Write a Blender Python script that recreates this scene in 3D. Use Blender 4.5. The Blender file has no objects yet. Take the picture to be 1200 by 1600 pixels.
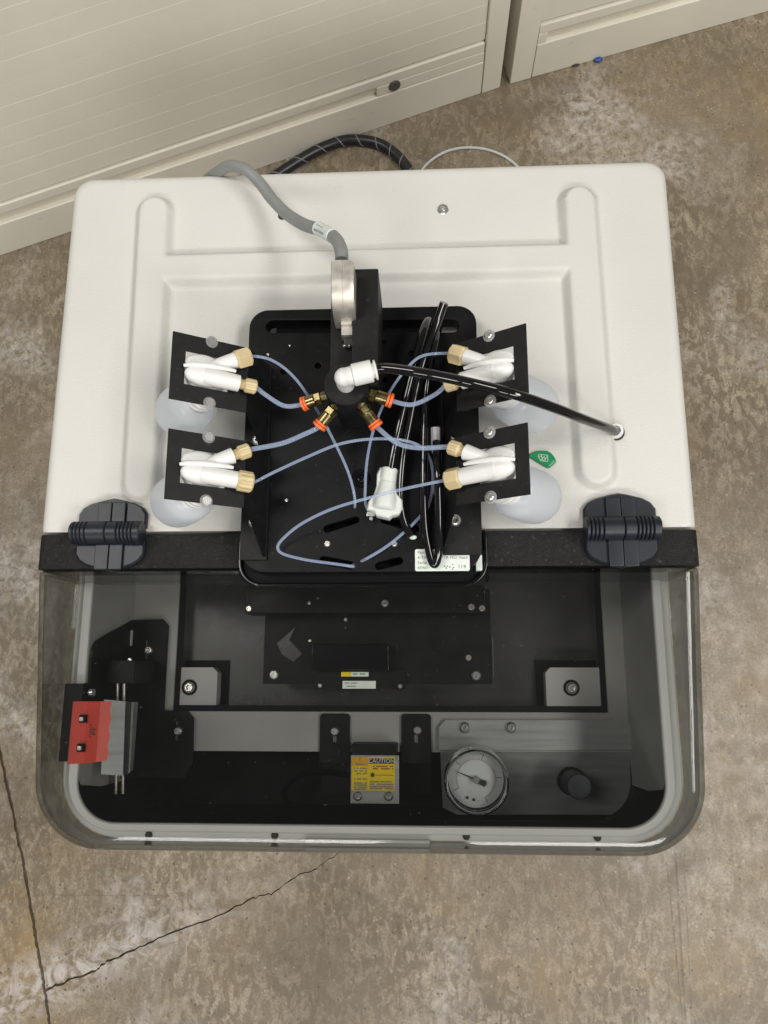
import bpy, bmesh, math, random
from mathutils import Vector, Matrix
random.seed(7)
PI = math.pi
SC = bpy.context.scene
COL = SC.collection

# ------------------------------------------------------------------ camera, world, lamps, exposure
cam = bpy.data.objects.new('camera', bpy.data.cameras.new('camera'))
COL.objects.link(cam)
cam.location = (0.04125, -0.09559, 1.10602)
cam.rotation_euler = (0.212115, 0.051096, 0.001081)
cam.data.sensor_fit = 'VERTICAL'
cam.data.sensor_height = 24.0
cam.data.lens = 24.0 * 1202.0 / 1600.0
cam.data.clip_start = 0.02
cam.data.clip_end = 60
SC.camera = cam
W = bpy.data.worlds.new('World')
SC.world = W
W.use_nodes = True
bgn = W.node_tree.nodes['Background']
bgn.inputs[0].default_value = (1.0, 0.98, 0.95, 1)
bgn.inputs[1].default_value = 0.13

def lamp(name, loc, aim, sx, sy, watts, col):
    d = bpy.data.lights.new(name, 'AREA')
    d.shape = 'RECTANGLE'; d.size = sx; d.size_y = sy; d.energy = watts; d.color = col
    o = bpy.data.objects.new(name, d); COL.objects.link(o)
    o.location = loc
    o.rotation_euler = (Vector(aim) - Vector(loc)).to_track_quat('-Z', 'Y').to_euler()
    return o
LC = (1.0, 0.973, 0.93)
lamp('ceiling_troffer_light', (1.6, -0.45, 2.75), (0.9, -0.35, 0), 1.7, 0.55, 44, LC)
lamp('ceiling_troffer_light', (-1.15, 0.32, 2.80), (-0.6, 0.25, 0), 0.5, 1.1, 22, LC)
lamp('ceiling_troffer_light', (0.85, -2.5, 2.75), (0.5, -0.7, 0), 1.2, 0.55, 33, LC)
lamp('ceiling_troffer_light', (-0.75, -2.5, 2.75), (-0.3, -0.7, 0), 1.2, 0.55, 26, LC)
SC.view_settings.view_transform = 'Standard'
SC.view_settings.look = 'None'
SC.view_settings.exposure = 0.10
SC.view_settings.gamma = 1.0
SC.cycles.transparent_max_bounces = 32
SC.cycles.max_bounces = 10
SC.cycles.sample_clamp_indirect = 4.0
SC.cycles.caustics_reflective = False
SC.cycles.caustics_refractive = False

# ------------------------------------------------------------------ materials
def newmat(name):
    m = bpy.data.materials.new(name); m.use_nodes = True
    return m, m.node_tree.nodes, m.node_tree.links
def mat(name, col, rough=0.5, metal=0.0, noise=0.0, nscale=40.0, bump=0.0, bscale=400.0, spec=0.5, coat=0.0, rvar=0.0, sss=0.0, aniso=None, specks=None):
    m, N, L = newmat(name)
    b = N['Principled BSDF']
    b.inputs['Base Color'].default_value = (*col, 1)
    b.inputs['Roughness'].default_value = rough
    b.inputs['Metallic'].default_value = metal
    b.inputs['Specular IOR Level'].default_value = spec
    b.inputs['Coat Weight'].default_value = coat
    if sss:
        b.inputs['Subsurface Weight'].default_value = sss
        b.inputs['Subsurface Radius'].default_value = (0.004, 0.004, 0.004)
        b.inputs['Subsurface Scale'].default_value = 1.0
    tc = N.new('ShaderNodeTexCoord')
    if noise or rvar:
        n = N.new('ShaderNodeTexNoise'); n.inputs['Scale'].default_value = nscale; n.inputs['Detail'].default_value = 6
        L.new(tc.outputs['Object'], n.inputs['Vector'])
        if aniso:
            mp = N.new('ShaderNodeMapping'); mp.inputs['Scale'].default_value = aniso
            L.new(tc.outputs['Object'], mp.inputs['Vector']); L.new(mp.outputs['Vector'], n.inputs['Vector'])
        if noise:
            r = N.new('ShaderNodeMapRange'); r.inputs['From Min'].default_value = 0.3; r.inputs['From Max'].default_value = 0.7
            r.inputs['To Min'].default_value = 1 - noise; r.inputs['To Max'].default_value = 1 + noise
            L.new(n.outputs['Fac'], r.inputs['Value'])
            mx = N.new('ShaderNodeVectorMath'); mx.operation = 'MULTIPLY'; mx.inputs[0].default_value = col
            L.new(r.outputs['Result'], mx.inputs[1]); L.new(mx.outputs[0], b.inputs['Base Color'])
        if rvar:
            r2 = N.new('ShaderNodeMapRange'); r2.inputs['From Min'].default_value = 0.3; r2.inputs['From Max'].default_value = 0.7
            r2.inputs['To Min'].default_value = max(0.02, rough - rvar); r2.inputs['To Max'].default_value = rough + rvar
            L.new(n.outputs['Fac'], r2.inputs['Value']); L.new(r2.outputs['Result'], b.inputs['Roughness'])
    if specks:      # dust, scuffs: (colour, scale xyz, threshold, amount)
        sc_, sxyz, th, am = specks
        mp2 = N.new('ShaderNodeMapping'); mp2.inputs['Scale'].default_value = sxyz; mp2.inputs['Rotation'].default_value = (0.3, 0.2, 0.5)
        L.new(tc.outputs['Object'], mp2.inputs['Vector'])
        ns = N.new('ShaderNodeTexNoise'); ns.inputs['Scale'].default_value = 1.0; ns.inputs['Detail'].default_value = 5; ns.inputs['Roughness'].default_value = 0.65
        L.new(mp2.outputs['Vector'], ns.inputs['Vector'])
        rr = N.new('ShaderNodeMapRange'); rr.inputs['From Min'].default_value = th; rr.inputs['From Max'].default_value = th + 0.06; rr.inputs['To Max'].default_value = am
        L.new(ns.outputs['Fac'], rr.inputs['Value'])
        mc = N.new('ShaderNodeMix'); mc.data_type = 'RGBA'; L.new(rr.outputs['Result'], mc.inputs[0])
        src = b.inputs['Base Color'].links[0].from_socket if b.inputs['Base Color'].links else None
        if src: L.new(src, mc.inputs[6])
        else: mc.inputs[6].default_value = (*col, 1)
        mc.inputs[7].default_value = (*sc_, 1)
        L.new(mc.outputs[2], b.inputs['Base Color'])
    if bump:
        n2 = N.new('ShaderNodeTexNoise'); n2.inputs['Scale'].default_value = bscale; n2.inputs['Detail'].default_value = 3
        L.new(tc.outputs['Object'], n2.inputs['Vector'])
        bp = N.new('ShaderNodeBump'); bp.inputs['Strength'].default_value = bump; bp.inputs['Distance'].default_value = 0.001
        L.new(n2.outputs['Fac'], bp.inputs['Height']); L.new(bp.outputs['Normal'], b.inputs['Normal'])
    return m
def schlick(N, L, f0):
    lw = N.new('ShaderNodeLayerWeight'); lw.inputs['Blend'].default_value = 0.5
    p = N.new('ShaderNodeMath'); p.operation = 'POWER'; p.inputs[1].default_value = 4.5
    L.new(lw.outputs['Facing'], p.inputs[0])
    q = N.new('ShaderNodeMath'); q.operation = 'MULTIPLY_ADD'; q.inputs[1].default_value = 1 - f0; q.inputs[2].default_value = f0
    L.new(p.outputs[0], q.inputs[0])
    return q.outputs[0], lw.outputs['Facing']
def clear(name, tint, f0=0.036, rough=0.03):
    m, N, L = newmat(name)
    N.remove(N['Principled BSDF'])
    t = N.new('ShaderNodeBsdfTransparent'); t.inputs[0].default_value = (*tint, 1)
    g = N.new('ShaderNodeBsdfGlossy'); g.inputs['Roughness'].default_value = rough
    mx = N.new('ShaderNodeMixShader')
    f, fc = schlick(N, L, f0)
    cs = N.new('ShaderNodeMath'); cs.operation = 'SUBTRACT'; cs.inputs[0].default_value = 1.0; L.new(fc, cs.inputs[1])
    cm = N.new('ShaderNodeMath'); cm.operation = 'MAXIMUM'; cm.inputs[1].default_value = 0.2; L.new(cs.outputs[0], cm.inputs[0])
    iv = N.new('ShaderNodeMath'); iv.operation = 'DIVIDE'; iv.inputs[0].default_value = 1.0; L.new(cm.outputs[0], iv.inputs[1])
    cc = N.new('ShaderNodeCombineColor')
    for k in range(3):
        pw = N.new('ShaderNodeMath'); pw.operation = 'POWER'; pw.inputs[0].default_value = tint[k]; L.new(iv.outputs[0], pw.inputs[1])
        L.new(pw.outputs[0], cc.inputs[k])
    L.new(cc.outputs[0], t.inputs[0])
    L.new(f, mx.inputs[0]); L.new(t.outputs[0], mx.inputs[1]); L.new(g.outputs[0], mx.inputs[2])
    tc = N.new('ShaderNodeTexCoord'); ns = N.new('ShaderNodeTexNoise'); ns.inputs['Scale'].default_value = 420; ns.inputs['Detail'].default_value = 3
    L.new(tc.outputs['Object'], ns.inputs['Vector'])
    n2 = N.new('ShaderNodeTexNoise'); n2.inputs['Scale'].default_value = 9; n2.inputs['Detail'].default_value = 5; L.new(tc.outputs['Object'], n2.inputs['Vector'])
    r1 = N.new('ShaderNodeMapRange'); r1.inputs['From Min'].default_value = 0.72; r1.inputs['From Max'].default_value = 0.79; r1.inputs['To Max'].default_value = 0.16; L.new(ns.outputs['Fac'], r1.inputs['Value'])
    r2 = N.new('ShaderNodeMapRange'); r2.inputs['From Min'].default_value = 0.50; r2.inputs['From Max'].default_value = 0.75; r2.inputs['To Max'].default_value = 0.003; L.new(n2.outputs['Fac'], r2.inputs['Value'])
    ad = N.new('ShaderNodeMath'); ad.operation = 'ADD'; L.new(r1.outputs['Result'], ad.inputs[0]); L.new(r2.outputs['Result'], ad.inputs[1])
    df = N.new('ShaderNodeBsdfDiffuse'); df.inputs[0].default_value = (0.5, 0.49, 0.47, 1)
    m3 = N.new('ShaderNodeMixShader'); L.new(ad.outputs[0], m3.inputs[0]); L.new(mx.outputs[0], m3.inputs[1]); L.new(df.outputs[0], m3.inputs[2])
    L.new(m3.outputs[0], N['Material Output'].inputs[0])
    return m
def milky(name, col, alpha, rough=0.35, trans=0.5):
    """translucent plastic: diffuse + light passing through + some clear transmission"""
    m, N, L = newmat(name)
    b = N['Principled BSDF']
    b.inputs['Base Color'].default_value = (*col, 1); b.inputs['Roughness'].default_value = rough
    tl = N.new('ShaderNodeBsdfTranslucent'); tl.inputs[0].default_value = (*col, 1)
    tr = N.new('ShaderNodeBsdfTransparent'); tr.inputs[0].default_value = (0.92, 0.95, 1.0, 1)
    m1 = N.new('ShaderNodeMixShader'); m1.inputs[0].default_value = trans
    L.new(b.outputs[0], m1.inputs[1]); L.new(tl.outputs[0], m1.inputs[2])
    m2 = N.new('ShaderNodeMixShader')
    lw = N.new('ShaderNodeLayerWeight'); lw.inputs['Blend'].default_value = 0.5
    r = N.new('ShaderNodeMapRange'); r.inputs['To Min'].default_value = alpha; r.inputs['To Max'].default_value = min(1, alpha + 0.42)
    L.new(lw.outputs['Facing'], r.inputs['Value'])
    L.new(r.outputs['Result'], m2.inputs[0]); L.new(tr.outputs[0], m2.inputs[1]); L.new(m1.outputs[0], m2.inputs[2])
    L.new(m2.outputs[0], N['Material Output'].inputs[0])
    return m

M = {}
M['panel'] = mat('white_textured_plastic', (0.635, 0.622, 0.583), 0.48, rvar=0.06, noise=0.05, nscale=6, bump=0.30, bscale=800, specks=((0.52, 0.49, 0.44), (22, 22, 22), 0.68, 0.30))
M['black'] = mat('black_anodised', (0.0045, 0.0045, 0.005), 0.46, noise=0.35, nscale=60, rvar=0.10, spec=0.2, specks=((0.06, 0.058, 0.055), (260, 260, 260), 0.64, 0.5))
M['black_sheet'] = mat('black_powder_coat', (0.0085, 0.0085, 0.009), 0.52, noise=0.3, nscale=130, bump=0.2, bscale=1500, spec=0.3, specks=((0.05, 0.048, 0.046), (300, 300, 300), 0.62, 0.5))
M['black_grain'] = mat('black_grained_plastic', (0.0075, 0.0075, 0.0075), 0.5, noise=0.6, nscale=300, bump=0.9, bscale=1400, spec=0.35, specks=((0.07, 0.068, 0.065), (330, 330, 330), 0.60, 0.6))
M['black_gloss'] = mat('black_gloss', (0.004, 0.004, 0.005), 0.16, noise=0.2, nscale=30, spec=0.3)
M['void'] = mat('matt_black_lining', (0.004, 0.004, 0.005), 0.7, spec=0.2)
M['hinge'] = mat('blue_black_plastic', (0.010, 0.013, 0.020), 0.42, noise=0.2, nscale=90, bump=0.08, bscale=900)
M['grey'] = mat('grey_paint', (0.37, 0.37, 0.352), 0.5, noise=0.05, nscale=30, bump=0.05, bscale=900)
M['rim'] = mat('light_grey_paint', (0.62, 0.615, 0.59), 0.45, noise=0.03, nscale=30)
M['pan'] = mat('dark_steel', (0.062, 0.062, 0.059), 0.30, noise=0.25, nscale=20, rvar=0.08, spec=0.4)
M['panel_grey'] = mat('brushed_aluminium', (0.38, 0.39, 0.38), 0.42, metal=0.55, noise=0.10, nscale=14, rvar=0.08, aniso=(1, 14, 1))
M['steel'] = mat('stainless', (0.78, 0.76, 0.72), 0.27, metal=0.9, noise=0.08, nscale=200)
M['lock'] = mat('dark_metal', (0.16, 0.15, 0.15), 0.3, metal=0.8)
M['chrome'] = mat('chrome', (0.86, 0.85, 0.83), 0.10, metal=1.0)
M['nickel'] = mat('cast_nickel', (0.62, 0.59, 0.53), 0.46, metal=0.8, noise=0.10, nscale=160, rvar=0.06, bump=0.06, bscale=1200)
M['brass'] = mat('aged_brass', (0.24, 0.20, 0.095), 0.30, metal=1.0, noise=0.25, nscale=220, rvar=0.08)
M['orange'] = mat('orange_plastic', (0.85, 0.16, 0.035), 0.4)
M['white'] = mat('white_plastic', (0.80, 0.80, 0.78), 0.35, sss=0.15)
M['ivory'] = mat('translucent_white_plastic', (0.72, 0.75, 0.70), 0.35, sss=0.4)
M['peek'] = mat('beige_plastic', (0.62, 0.50, 0.28), 0.42, noise=0.08, nscale=150)
M['bottle'] = milky('frosted_plastic', (0.92, 0.95, 0.985), 0.78, 0.22, 0.5)
M['tube'] = milky('clear_blue_tubing', (0.66, 0.78, 1.0), 0.27, 0.06, 0.25)
M['washer'] = milky('clear_washer', (0.55, 0.55, 0.55), 0.55, 0.2, 0.2)
M['hose'] = mat('black_tubing', (0.006, 0.0055, 0.006), 0.10, noise=0.2, nscale=60, coat=0.3)
M['cable'] = mat('grey_cable_jacket', (0.24, 0.25, 0.245), 0.45, noise=0.06, nscale=60)
M['cream'] = mat('cream_enamel', (0.80, 0.765, 0.665), 0.38, noise=0.05, nscale=6, bump=0.05, bscale=300, specks=((0.40, 0.37, 0.30), (14, 14, 60), 0.66, 0.45))
M['dark_gap'] = mat('dark_rubber', (0.03, 0.028, 0.026), 0.6)
M['smoke'] = clear('smoked_acrylic', (0.855, 0.858, 0.852))
M['lens'] = clear('clear_lens', (0.985, 0.99, 0.99))
M['red'] = mat('red_label', (0.62, 0.075, 0.05), 0.45, noise=0.06, nscale=60)
M['yellow'] = mat('yellow_label', (0.90, 0.66, 0.0), 0.4, noise=0.06, nscale=200)
M['amber'] = mat('amber_label', (0.75, 0.40, 0.03), 0.4)
M['label'] = mat('white_label', (0.74, 0.80, 0.74), 0.4, noise=0.04, nscale=100)
M['ink'] = mat('black_ink', (0.03, 0.03, 0.03), 0.5)
M['grey_ink'] = mat('grey_ink', (0.22, 0.24, 0.22), 0.5)
M['redink'] = mat('red_ink', (0.40, 0.10, 0.07), 0.5)
M['dial'] = mat('white_dial', (0.88, 0.89, 0.88), 0.45)
M['green'] = mat('green_plastic', (0.012, 0.24, 0.085), 0.25, coat=0.4)
M['whiteink'] = mat('white_ink', (0.62, 0.74, 0.66), 0.5)
M['floor_hose'] = mat('black_corrugated_sleeve', (0.014, 0.014, 0.017), 0.35, noise=0.3, nscale=90)
M['wrap'] = mat('grey_spiral', (0.20, 0.20, 0.23), 0.35)
M['blue'] = mat('blue_plastic', (0.03, 0.08, 0.32), 0.4)
M['joint'] = mat('joint_filler', (0.10, 0.080, 0.055), 0.8, noise=0.4, nscale=60)

def concrete(name, warmth):
    m, N, L = newmat(name)
    b = N['Principled BSDF']
    tc = N.new('ShaderNodeTexCoord')
    def noise(scale, detail=6, rough=0.55, dist=0.0, vec=None):
        n = N.new('ShaderNodeTexNoise')
        n.inputs['Scale'].default_value = scale; n.inputs['Detail'].default_value = detail
        n.inputs['Roughness'].default_value = rough; n.inputs['Distortion'].default_value = dist
        L.new(vec or tc.outputs['Object'], n.inputs['Vector'])
        return n.outputs['Fac']
    def rng(v, a, b_, c=0.0, d=1.0):
        r = N.new('ShaderNodeMapRange')
        for k, x in zip(('From Min', 'From Max', 'To Min', 'To Max'), (a, b_, c, d)): r.inputs[k].default_value = x
        L.new(v, r.inputs['Value']); return r.outputs['Result']
    def mix(f, c1, c2):
        x = N.new('ShaderNodeMix'); x.data_type = 'RGBA'
        if isinstance(f, float): x.inputs[0].default_value = f
        else: L.new(f, x.inputs[0])
        for k, c in ((6, c1), (7, c2)):
            if isinstance(c, tuple): x.inputs[k].default_value = (*c, 1)
            else: L.new(c, x.inputs[k])
        return x.outputs[2]
    def mul(a, c):
        x = N.new('ShaderNodeMath'); x.operation = 'MULTIPLY'; L.new(a, x.inputs[0])
        if isinstance(c, float): x.inputs[1].default_value = c
        else: L.new(c, x.inputs[1])
        return x.outputs[0]
    big = rng(noise(3.0, 5, 0.6), 0.36, 0.64)
    base = mix(big, (0.150, 0.118, 0.079), (0.305, 0.248, 0.174))
    mp0 = N.new('ShaderNodeMapping'); mp0.inputs['Rotation'].default_value = (0, 0, 0.45); mp0.inputs['Scale'].default_value = (1.0, 0.55, 1)
    L.new(tc.outputs['Object'], mp0.inputs['Vector'])
    flake = rng(noise(95, 8, 0.66, 0.6, mp0.outputs['Vector']), 0.46, 0.58)
    patch = rng(noise(4.6, 5, 0.62, 0.3), 0.36, 0.62, 0.22, 0.86)
    c = mix(mul(flake, patch), base, (0.45, 0.385, 0.285))
    fine = rng(noise(310, 5, 0.7, 0.4), 0.42, 0.60)
    c = mix(mul(fine, 0.50), c, (0.120, 0.092, 0.062))
    cloud = rng(noise(11, 7, 0.72, 0.4), 0.42, 0.60)
    c = mix(mul(cloud, 0.40), c, (0.130, 0.103, 0.070))
    warm = rng(noise(5.5, 5, 0.6), 0.52, 0.70)
    c = mix(mul(warm, warmth), c, (0.38, 0.26, 0.115))
    # whitish lime bloom in patches
    lime = mul(rng(noise(4.1, 6, 0.62, 0.6), 0.53, 0.67), rng(noise(80, 8, 0.72, 0.6), 0.40, 0.60))
    c = mix(mul(lime, 0.70), c, (0.60, 0.57, 0.54))
    # lime bleeding out along the crack
    ca, cb_ = Vector((-0.4358, -0.4897, 0.0000)[:2]), Vector((-0.1013, -0.3409, 0.0000)[:2])
    cn = (cb_ - ca).normalized(); cn = Vector((-cn.y, cn.x))
    dn = N.new('ShaderNodeVectorMath'); dn.operation = 'DOT_PRODUCT'; dn.inputs[1].default_value = (cn.x, cn.y, 0)
    L.new(tc.outputs['Object'], dn.inputs[0])
    of = N.new('ShaderNodeMath'); of.operation = 'SUBTRACT'; of.inputs[1].default_value = cn.dot(ca) + 0.012; L.new(dn.outputs['Value'], of.inputs[0])
    ab = N.new('ShaderNodeMath'); ab.operation = 'ABSOLUTE'; L.new(of.outputs[0], ab.inputs[0])
    sx_ = N.new('ShaderNodeSeparateXYZ'); L.new(tc.outputs['Object'], sx_.inputs[0])
    bleed = mul(mul(rng(ab.outputs[0], 0.050, 0.010), rng(sx_.outputs[0], cb_.x, ca.x)), rng(noise(38, 8, 0.7, 1.2), 0.42, 0.58))
    c = mix(mul(bleed, 0.7), c, (0.62, 0.58, 0.56))
    # sand grains
    v = N.new('ShaderNodeTexVoronoi'); v.inputs['Scale'].default_value = 210
    L.new(tc.outputs['Object'], v.inputs['Vector'])
    sep = N.new('ShaderNodeSeparateColor'); L.new(v.outputs['Color'], sep.inputs[0])
    grain = mul(rng(sep.outputs[0], 0.955, 0.97), rng(v.outputs['Distance'], 0.42, 0.30))
    c = mix(mul(grain, 0.25), c, (0.62, 0.56, 0.45))
    grain2 = mul(rng(sep.outputs[1], 0.955, 0.97), rng(v.outputs['Distance'], 0.40, 0.28))
    c = mix(mul(grain2, 0.7), c, (0.07, 0.058, 0.045))
    # thin dark scuffs
    mp = N.new('ShaderNodeMapping'); mp.inputs['Rotation'].default_value = (0, 0, 0.25); mp.inputs['Scale'].default_value = (30, 1.6, 1)
    L.new(tc.outputs['Object'], mp.inputs['Vector'])
    scuff = mul(rng(noise(1.0, 3, 0.5, 0.3, mp.outputs['Vector']), 0.64, 0.72), rng(noise(6, 4), 0.5, 0.6))
    c = mix(mul(scuff, 0.35), c, (0.08, 0.068, 0.055))
    for (qa, qb, wd, am) in (((0.3576, -0.3195, 0.0000), (0.3641, -0.5309, 0.0000), 0.0016, 0.55), ((0.3705, -0.3035, 0.0000), (0.3673, -0.5309, 0.0000), 0.0022, 0.60), ((0.3815, -0.3113, 0.0000), (0.3752, -0.5307, 0.0000), 0.0013, 0.50), ((0.2606, -0.3522, 0.0000), (0.2898, -0.4181, 0.0000), 0.0014, 0.5), ((0.2922, -0.4059, 0.0000), (0.2704, -0.4964, 0.0000), 0.0012, 0.4), ((-0.0065, -0.3793, 0.0000), (0.0185, -0.4714, 0.0000), 0.0030, 0.35), ((-0.4853, -0.3845, 0.0000), (-0.2912, -0.3834, 0.0000), 0.0009, 0.45), ((0.4620, 0.4370, 0.0000), (0.5659, 0.4293, 0.0000), 0.0010, 0.4), ((0.4405, 0.6566, 0.0000), (0.5366, 0.5205, 0.0000), 0.004, 0.3)):
        qa, qb = Vector(qa[:2]), Vector(qb[:2]); dd = (qb - qa); ln = dd.length; dd.normalize(); nn = Vector((-dd.y, dd.x))
        a1 = N.new('ShaderNodeVectorMath'); a1.operation = 'DOT_PRODUCT'; a1.inputs[1].default_value = (nn.x, nn.y, 0); L.new(tc.outputs['Object'], a1.inputs[0])
        a2 = N.new('ShaderNodeMath'); a2.operation = 'SUBTRACT'; a2.inputs[1].default_value = nn.dot(qa); L.new(a1.outputs['Value'], a2.inputs[0])
        a3 = N.new('ShaderNodeMath'); a3.operation = 'ABSOLUTE'; L.new(a2.outputs[0], a3.inputs[0])
        b1 = N.new('ShaderNodeVectorMath'); b1.operation = 'DOT_PRODUCT'; b1.inputs[1].default_value = (dd.x, dd.y, 0); L.new(tc.outputs['Object'], b1.inputs[0])
        b2 = N.new('ShaderNodeMath'); b2.operation = 'SUBTRACT'; b2.inputs[1].default_value = dd.dot(qa) + ln / 2; L.new(b1.outputs['Value'], b2.inputs[0])
        b3 = N.new('ShaderNodeMath'); b3.operation = 'ABSOLUTE'; L.new(b2.outputs[0], b3.inputs[0])
        mk = mul(mul(rng(a3.outputs[0], wd, wd * 0.3), rng(b3.outputs[0], ln / 2, ln / 2 - 0.02)), rng(noise(70, 4), 0.34, 0.56))
        c = mix(mul(mk, am), c, (0.075, 0.062, 0.050))
    L.new(c, b.inputs['Base Color'])
    L.new(rng(noise(30, 5), 0.3, 0.7, 0.30, 0.52), b.inputs['Roughness'])
    bp = N.new('ShaderNodeBump'); bp.inputs['Strength'].default_value = 0.22; bp.inputs['Distance'].default_value = 0.0012
    L.new(noise(120, 8, 0.7, 1.0), bp.inputs['Height']); L.new(bp.outputs['Normal'], b.inputs['Normal'])
    return m
M['concrete'] = concrete('worn_concrete', 0.28)
M['concrete_warm'] = concrete('worn_tan_concrete', 0.6)

# ------------------------------------------------------------------ mesh helpers
class G:
    """collects vertices and faces of one mesh"""
    def __init__(s): s.v = []; s.f = []; s.mi = []; s.cur = 0
    def add(s, vs, fs, X=None):
        n = len(s.v)
        s.v += [tuple((X @ Vector(v)) if X is not None else v) for v in vs]
        s.f += [tuple(i + n for i in f) for f in fs]; s.mi += [s.cur] * len(fs)
        return s
    def box(s, x0, x1, y0, y1, z0, z1, bev=0.0, X=None, seg=2):
        bm = bmesh.new(); bmesh.ops.create_cube(bm, size=1)
        for v in bm.verts:
            v.co = Vector((x0 + (v.co.x + .5) * (x1 - x0), y0 + (v.co.y + .5) * (y1 - y0), z0 + (v.co.z + .5) * (z1 - z0)))
        if bev: bmesh.ops.bevel(bm, geom=list(bm.edges), offset=bev, segments=seg, affect='EDGES', profile=0.5)
        return s.frombm(bm, X)
    def frombm(s, bm, X=None):
        bm.verts.index_update()
        vs = [tuple(v.co) for v in bm.verts]; fs = [[v.index for v in f.verts] for f in bm.faces]; bm.free()
        return s.add(vs, fs, X)
    def lathe(s, prof, n=32, X=None, capped=True):
        """prof: (r, z) list from bottom to top round Z"""
        vs = []; fs = []
        for r, z in prof:
            for k in range(n):
                a = 2 * PI * k / n; vs.append((r * math.cos(a), r * math.sin(a), z))
        for i in range(len(prof) - 1):
            for k in range(n):
                fs.append((i * n + k, i * n + (k + 1) % n, (i + 1) * n + (k + 1) % n, (i + 1) * n + k))
        if capped:
            fs.append(tuple(range(n - 1, -1, -1))); fs.append(tuple((len(prof) - 1) * n + k for k in range(n)))
        return s.add(vs, fs, X)
    def prism(s, poly, z0, z1, X=None):
        n = len(poly)
        vs = [(p[0], p[1], z0) for p in poly] + [(p[0], p[1], z1) for p in poly]
        fs = [tuple(range(n - 1, -1, -1)), tuple(range(n, 2 * n))] + [(k, (k + 1) % n, n + (k + 1) % n, n + k) for k in range(n)]
        return s.add(vs, fs, X)
    def rings(s, rs, cap0=True, cap1=True):
        n = len(rs[0]); vs = [p for r in rs for p in r]; fs = []
        for i in range(len(rs) - 1):
            for k in range(n): fs.append((i * n + k, i * n + (k + 1) % n, (i + 1) * n + (k + 1) % n, (i + 1) * n + k))
        if cap0: fs.append(tuple(range(n - 1, -1, -1)))
        if cap1: fs.append(tuple((len(rs) - 1) * n + k for k in range(n)))
        return s.add(vs, fs)
    def tube(s, pts, r, n=12, sub=6, smooth=True, rfun=None):
        pts = [Vector(p) for p in pts]
        if smooth and len(pts) > 2: pts = catmull(pts, sub)
        T = [(pts[min(i + 1, len(pts) - 1)] - pts[max(i - 1, 0)]).normalized() for i in range(len(pts))]
        u = T[0].orthogonal().normalized(); rs = []
        for i, p in enumerate(pts):
            u = (u - T[i] * u.dot(T[i])).normalized(); w = T[i].cross(u)
            rr = rfun(i / (len(pts) - 1)) * r if rfun else r
            rs.append([tuple(p + (u * math.cos(2 * PI * k / n) + w * math.sin(2 * PI * k / n)) * rr) for k in range(n)])
        return s.rings(rs)
    def ball(s, c, rx, ry, rz, X=None, n=20, m=12):
        bm = bmesh.new(); bmesh.ops.create_uvsphere(bm, u_segments=n, v_segments=m, radius=1)
        for v in bm.verts: v.co = Vector((c[0] + v.co.x * rx, c[1] + v.co.y * ry, c[2] + v.co.z * rz))
        return s.frombm(bm, X)
def catmull(P_, sub):
    out = []
    Q = [P_[0] * 2 - P_[1]] + P_ + [P_[-1] * 2 - P_[-2]]
    for i in range(1, len(Q) - 2):
        a, b, c, d = Q[i - 1], Q[i], Q[i + 1], Q[i + 2]
        for k in range(sub):
            t = k / sub
            out.append(0.5 * ((2 * b) + (c - a) * t + (2 * a - 5 * b + 4 * c - d) * t * t + (3 * b - a - 3 * c + d) * t ** 3))
    out.append(P_[-1]); return out
def axis(p, q):
    """matrix: origin p, Z towards q"""
    p, q = Vector(p), Vector(q)
    return Matrix.Translation(p) @ (q - p).to_track_quat('Z', 'Y').to_matrix().to_4x4()
def T(x, y, z): return Matrix.Translation((x, y, z))
def R(a, ax): return Matrix.Rotation(a, 4, ax)
def S(x, y, z): return Matrix.Diagonal((x, y, z, 1))
def mesh_from(g, name, mats, sharp=0.6, off=None):
    me = bpy.data.meshes.new(name)
    vs = g.v if off is None else [(v[0] - off[0], v[1] - off[1], v[2] - off[2]) for v in g.v]
    me.from_pydata(vs, [], g.f)
    bm = bmesh.new(); bm.from_mesh(me)
    bm.faces.ensure_lookup_table()
    for f, k in zip(bm.faces, g.mi): f.material_index = k
    bmesh.ops.recalc_face_normals(bm, faces=bm.faces)
    for f in bm.faces: f.smooth = True
    for e in bm.edges:
        if len(e.link_faces) == 2 and e.calc_face_angle(0) > sharp: e.smooth = False
    bm.to_mesh(me); bm.free()
    for m_ in (mats if isinstance(mats, (list, tuple)) else [mats]): me.materials.append(M[m_] if isinstance(m_, str) else m_)
    return me
def wloc(o):
    v = Vector((0, 0, 0))
    while o is not None: v = v + o.location; o = o.parent
    return v
def obj(name, g, m, parent=None, sharp=0.6, label=None, local=False, loc=None):
    """links g as ONE mesh object; g is in world coordinates unless local"""
    off = None
    if not local:
        off = wloc(parent) + (Vector(loc) if loc else Vector())
    me = g if isinstance(g, bpy.types.Mesh) else mesh_from(g, name, m, sharp, off)
    o = bpy.data.objects.new(name, me); COL.objects.link(o)
    o.parent = parent
    if loc: o.location = loc
    if label: o['label'] = label
    if not isinstance(g, bpy.types.Mesh) and sharp < 0.65:
        wn = o.modifiers.new('weighted', 'WEIGHTED_NORMAL'); wn.weight = 80; wn.keep_sharp = True
    return o
def thing(name, label, cat, loc=(0, 0, 0), group=None):
    o = bpy.data.objects.new(name, None); COL.objects.link(o); o.location = loc; o.empty_display_size = 0.02
    o['label'] = label; o['category'] = cat
    if group: o['group'] = group
    return o
def solo(name, g, m, label, cat, group=None, base=None, sharp=0.6):
    b = Vector(base if base else g.v[0])
    me = mesh_from(g, name, m, sharp, b)
    o = bpy.data.objects.new(name, me); COL.objects.link(o); o.location = b
    o['label'] = label; o['category'] = cat
    if group: o['group'] = group
    return o
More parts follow.
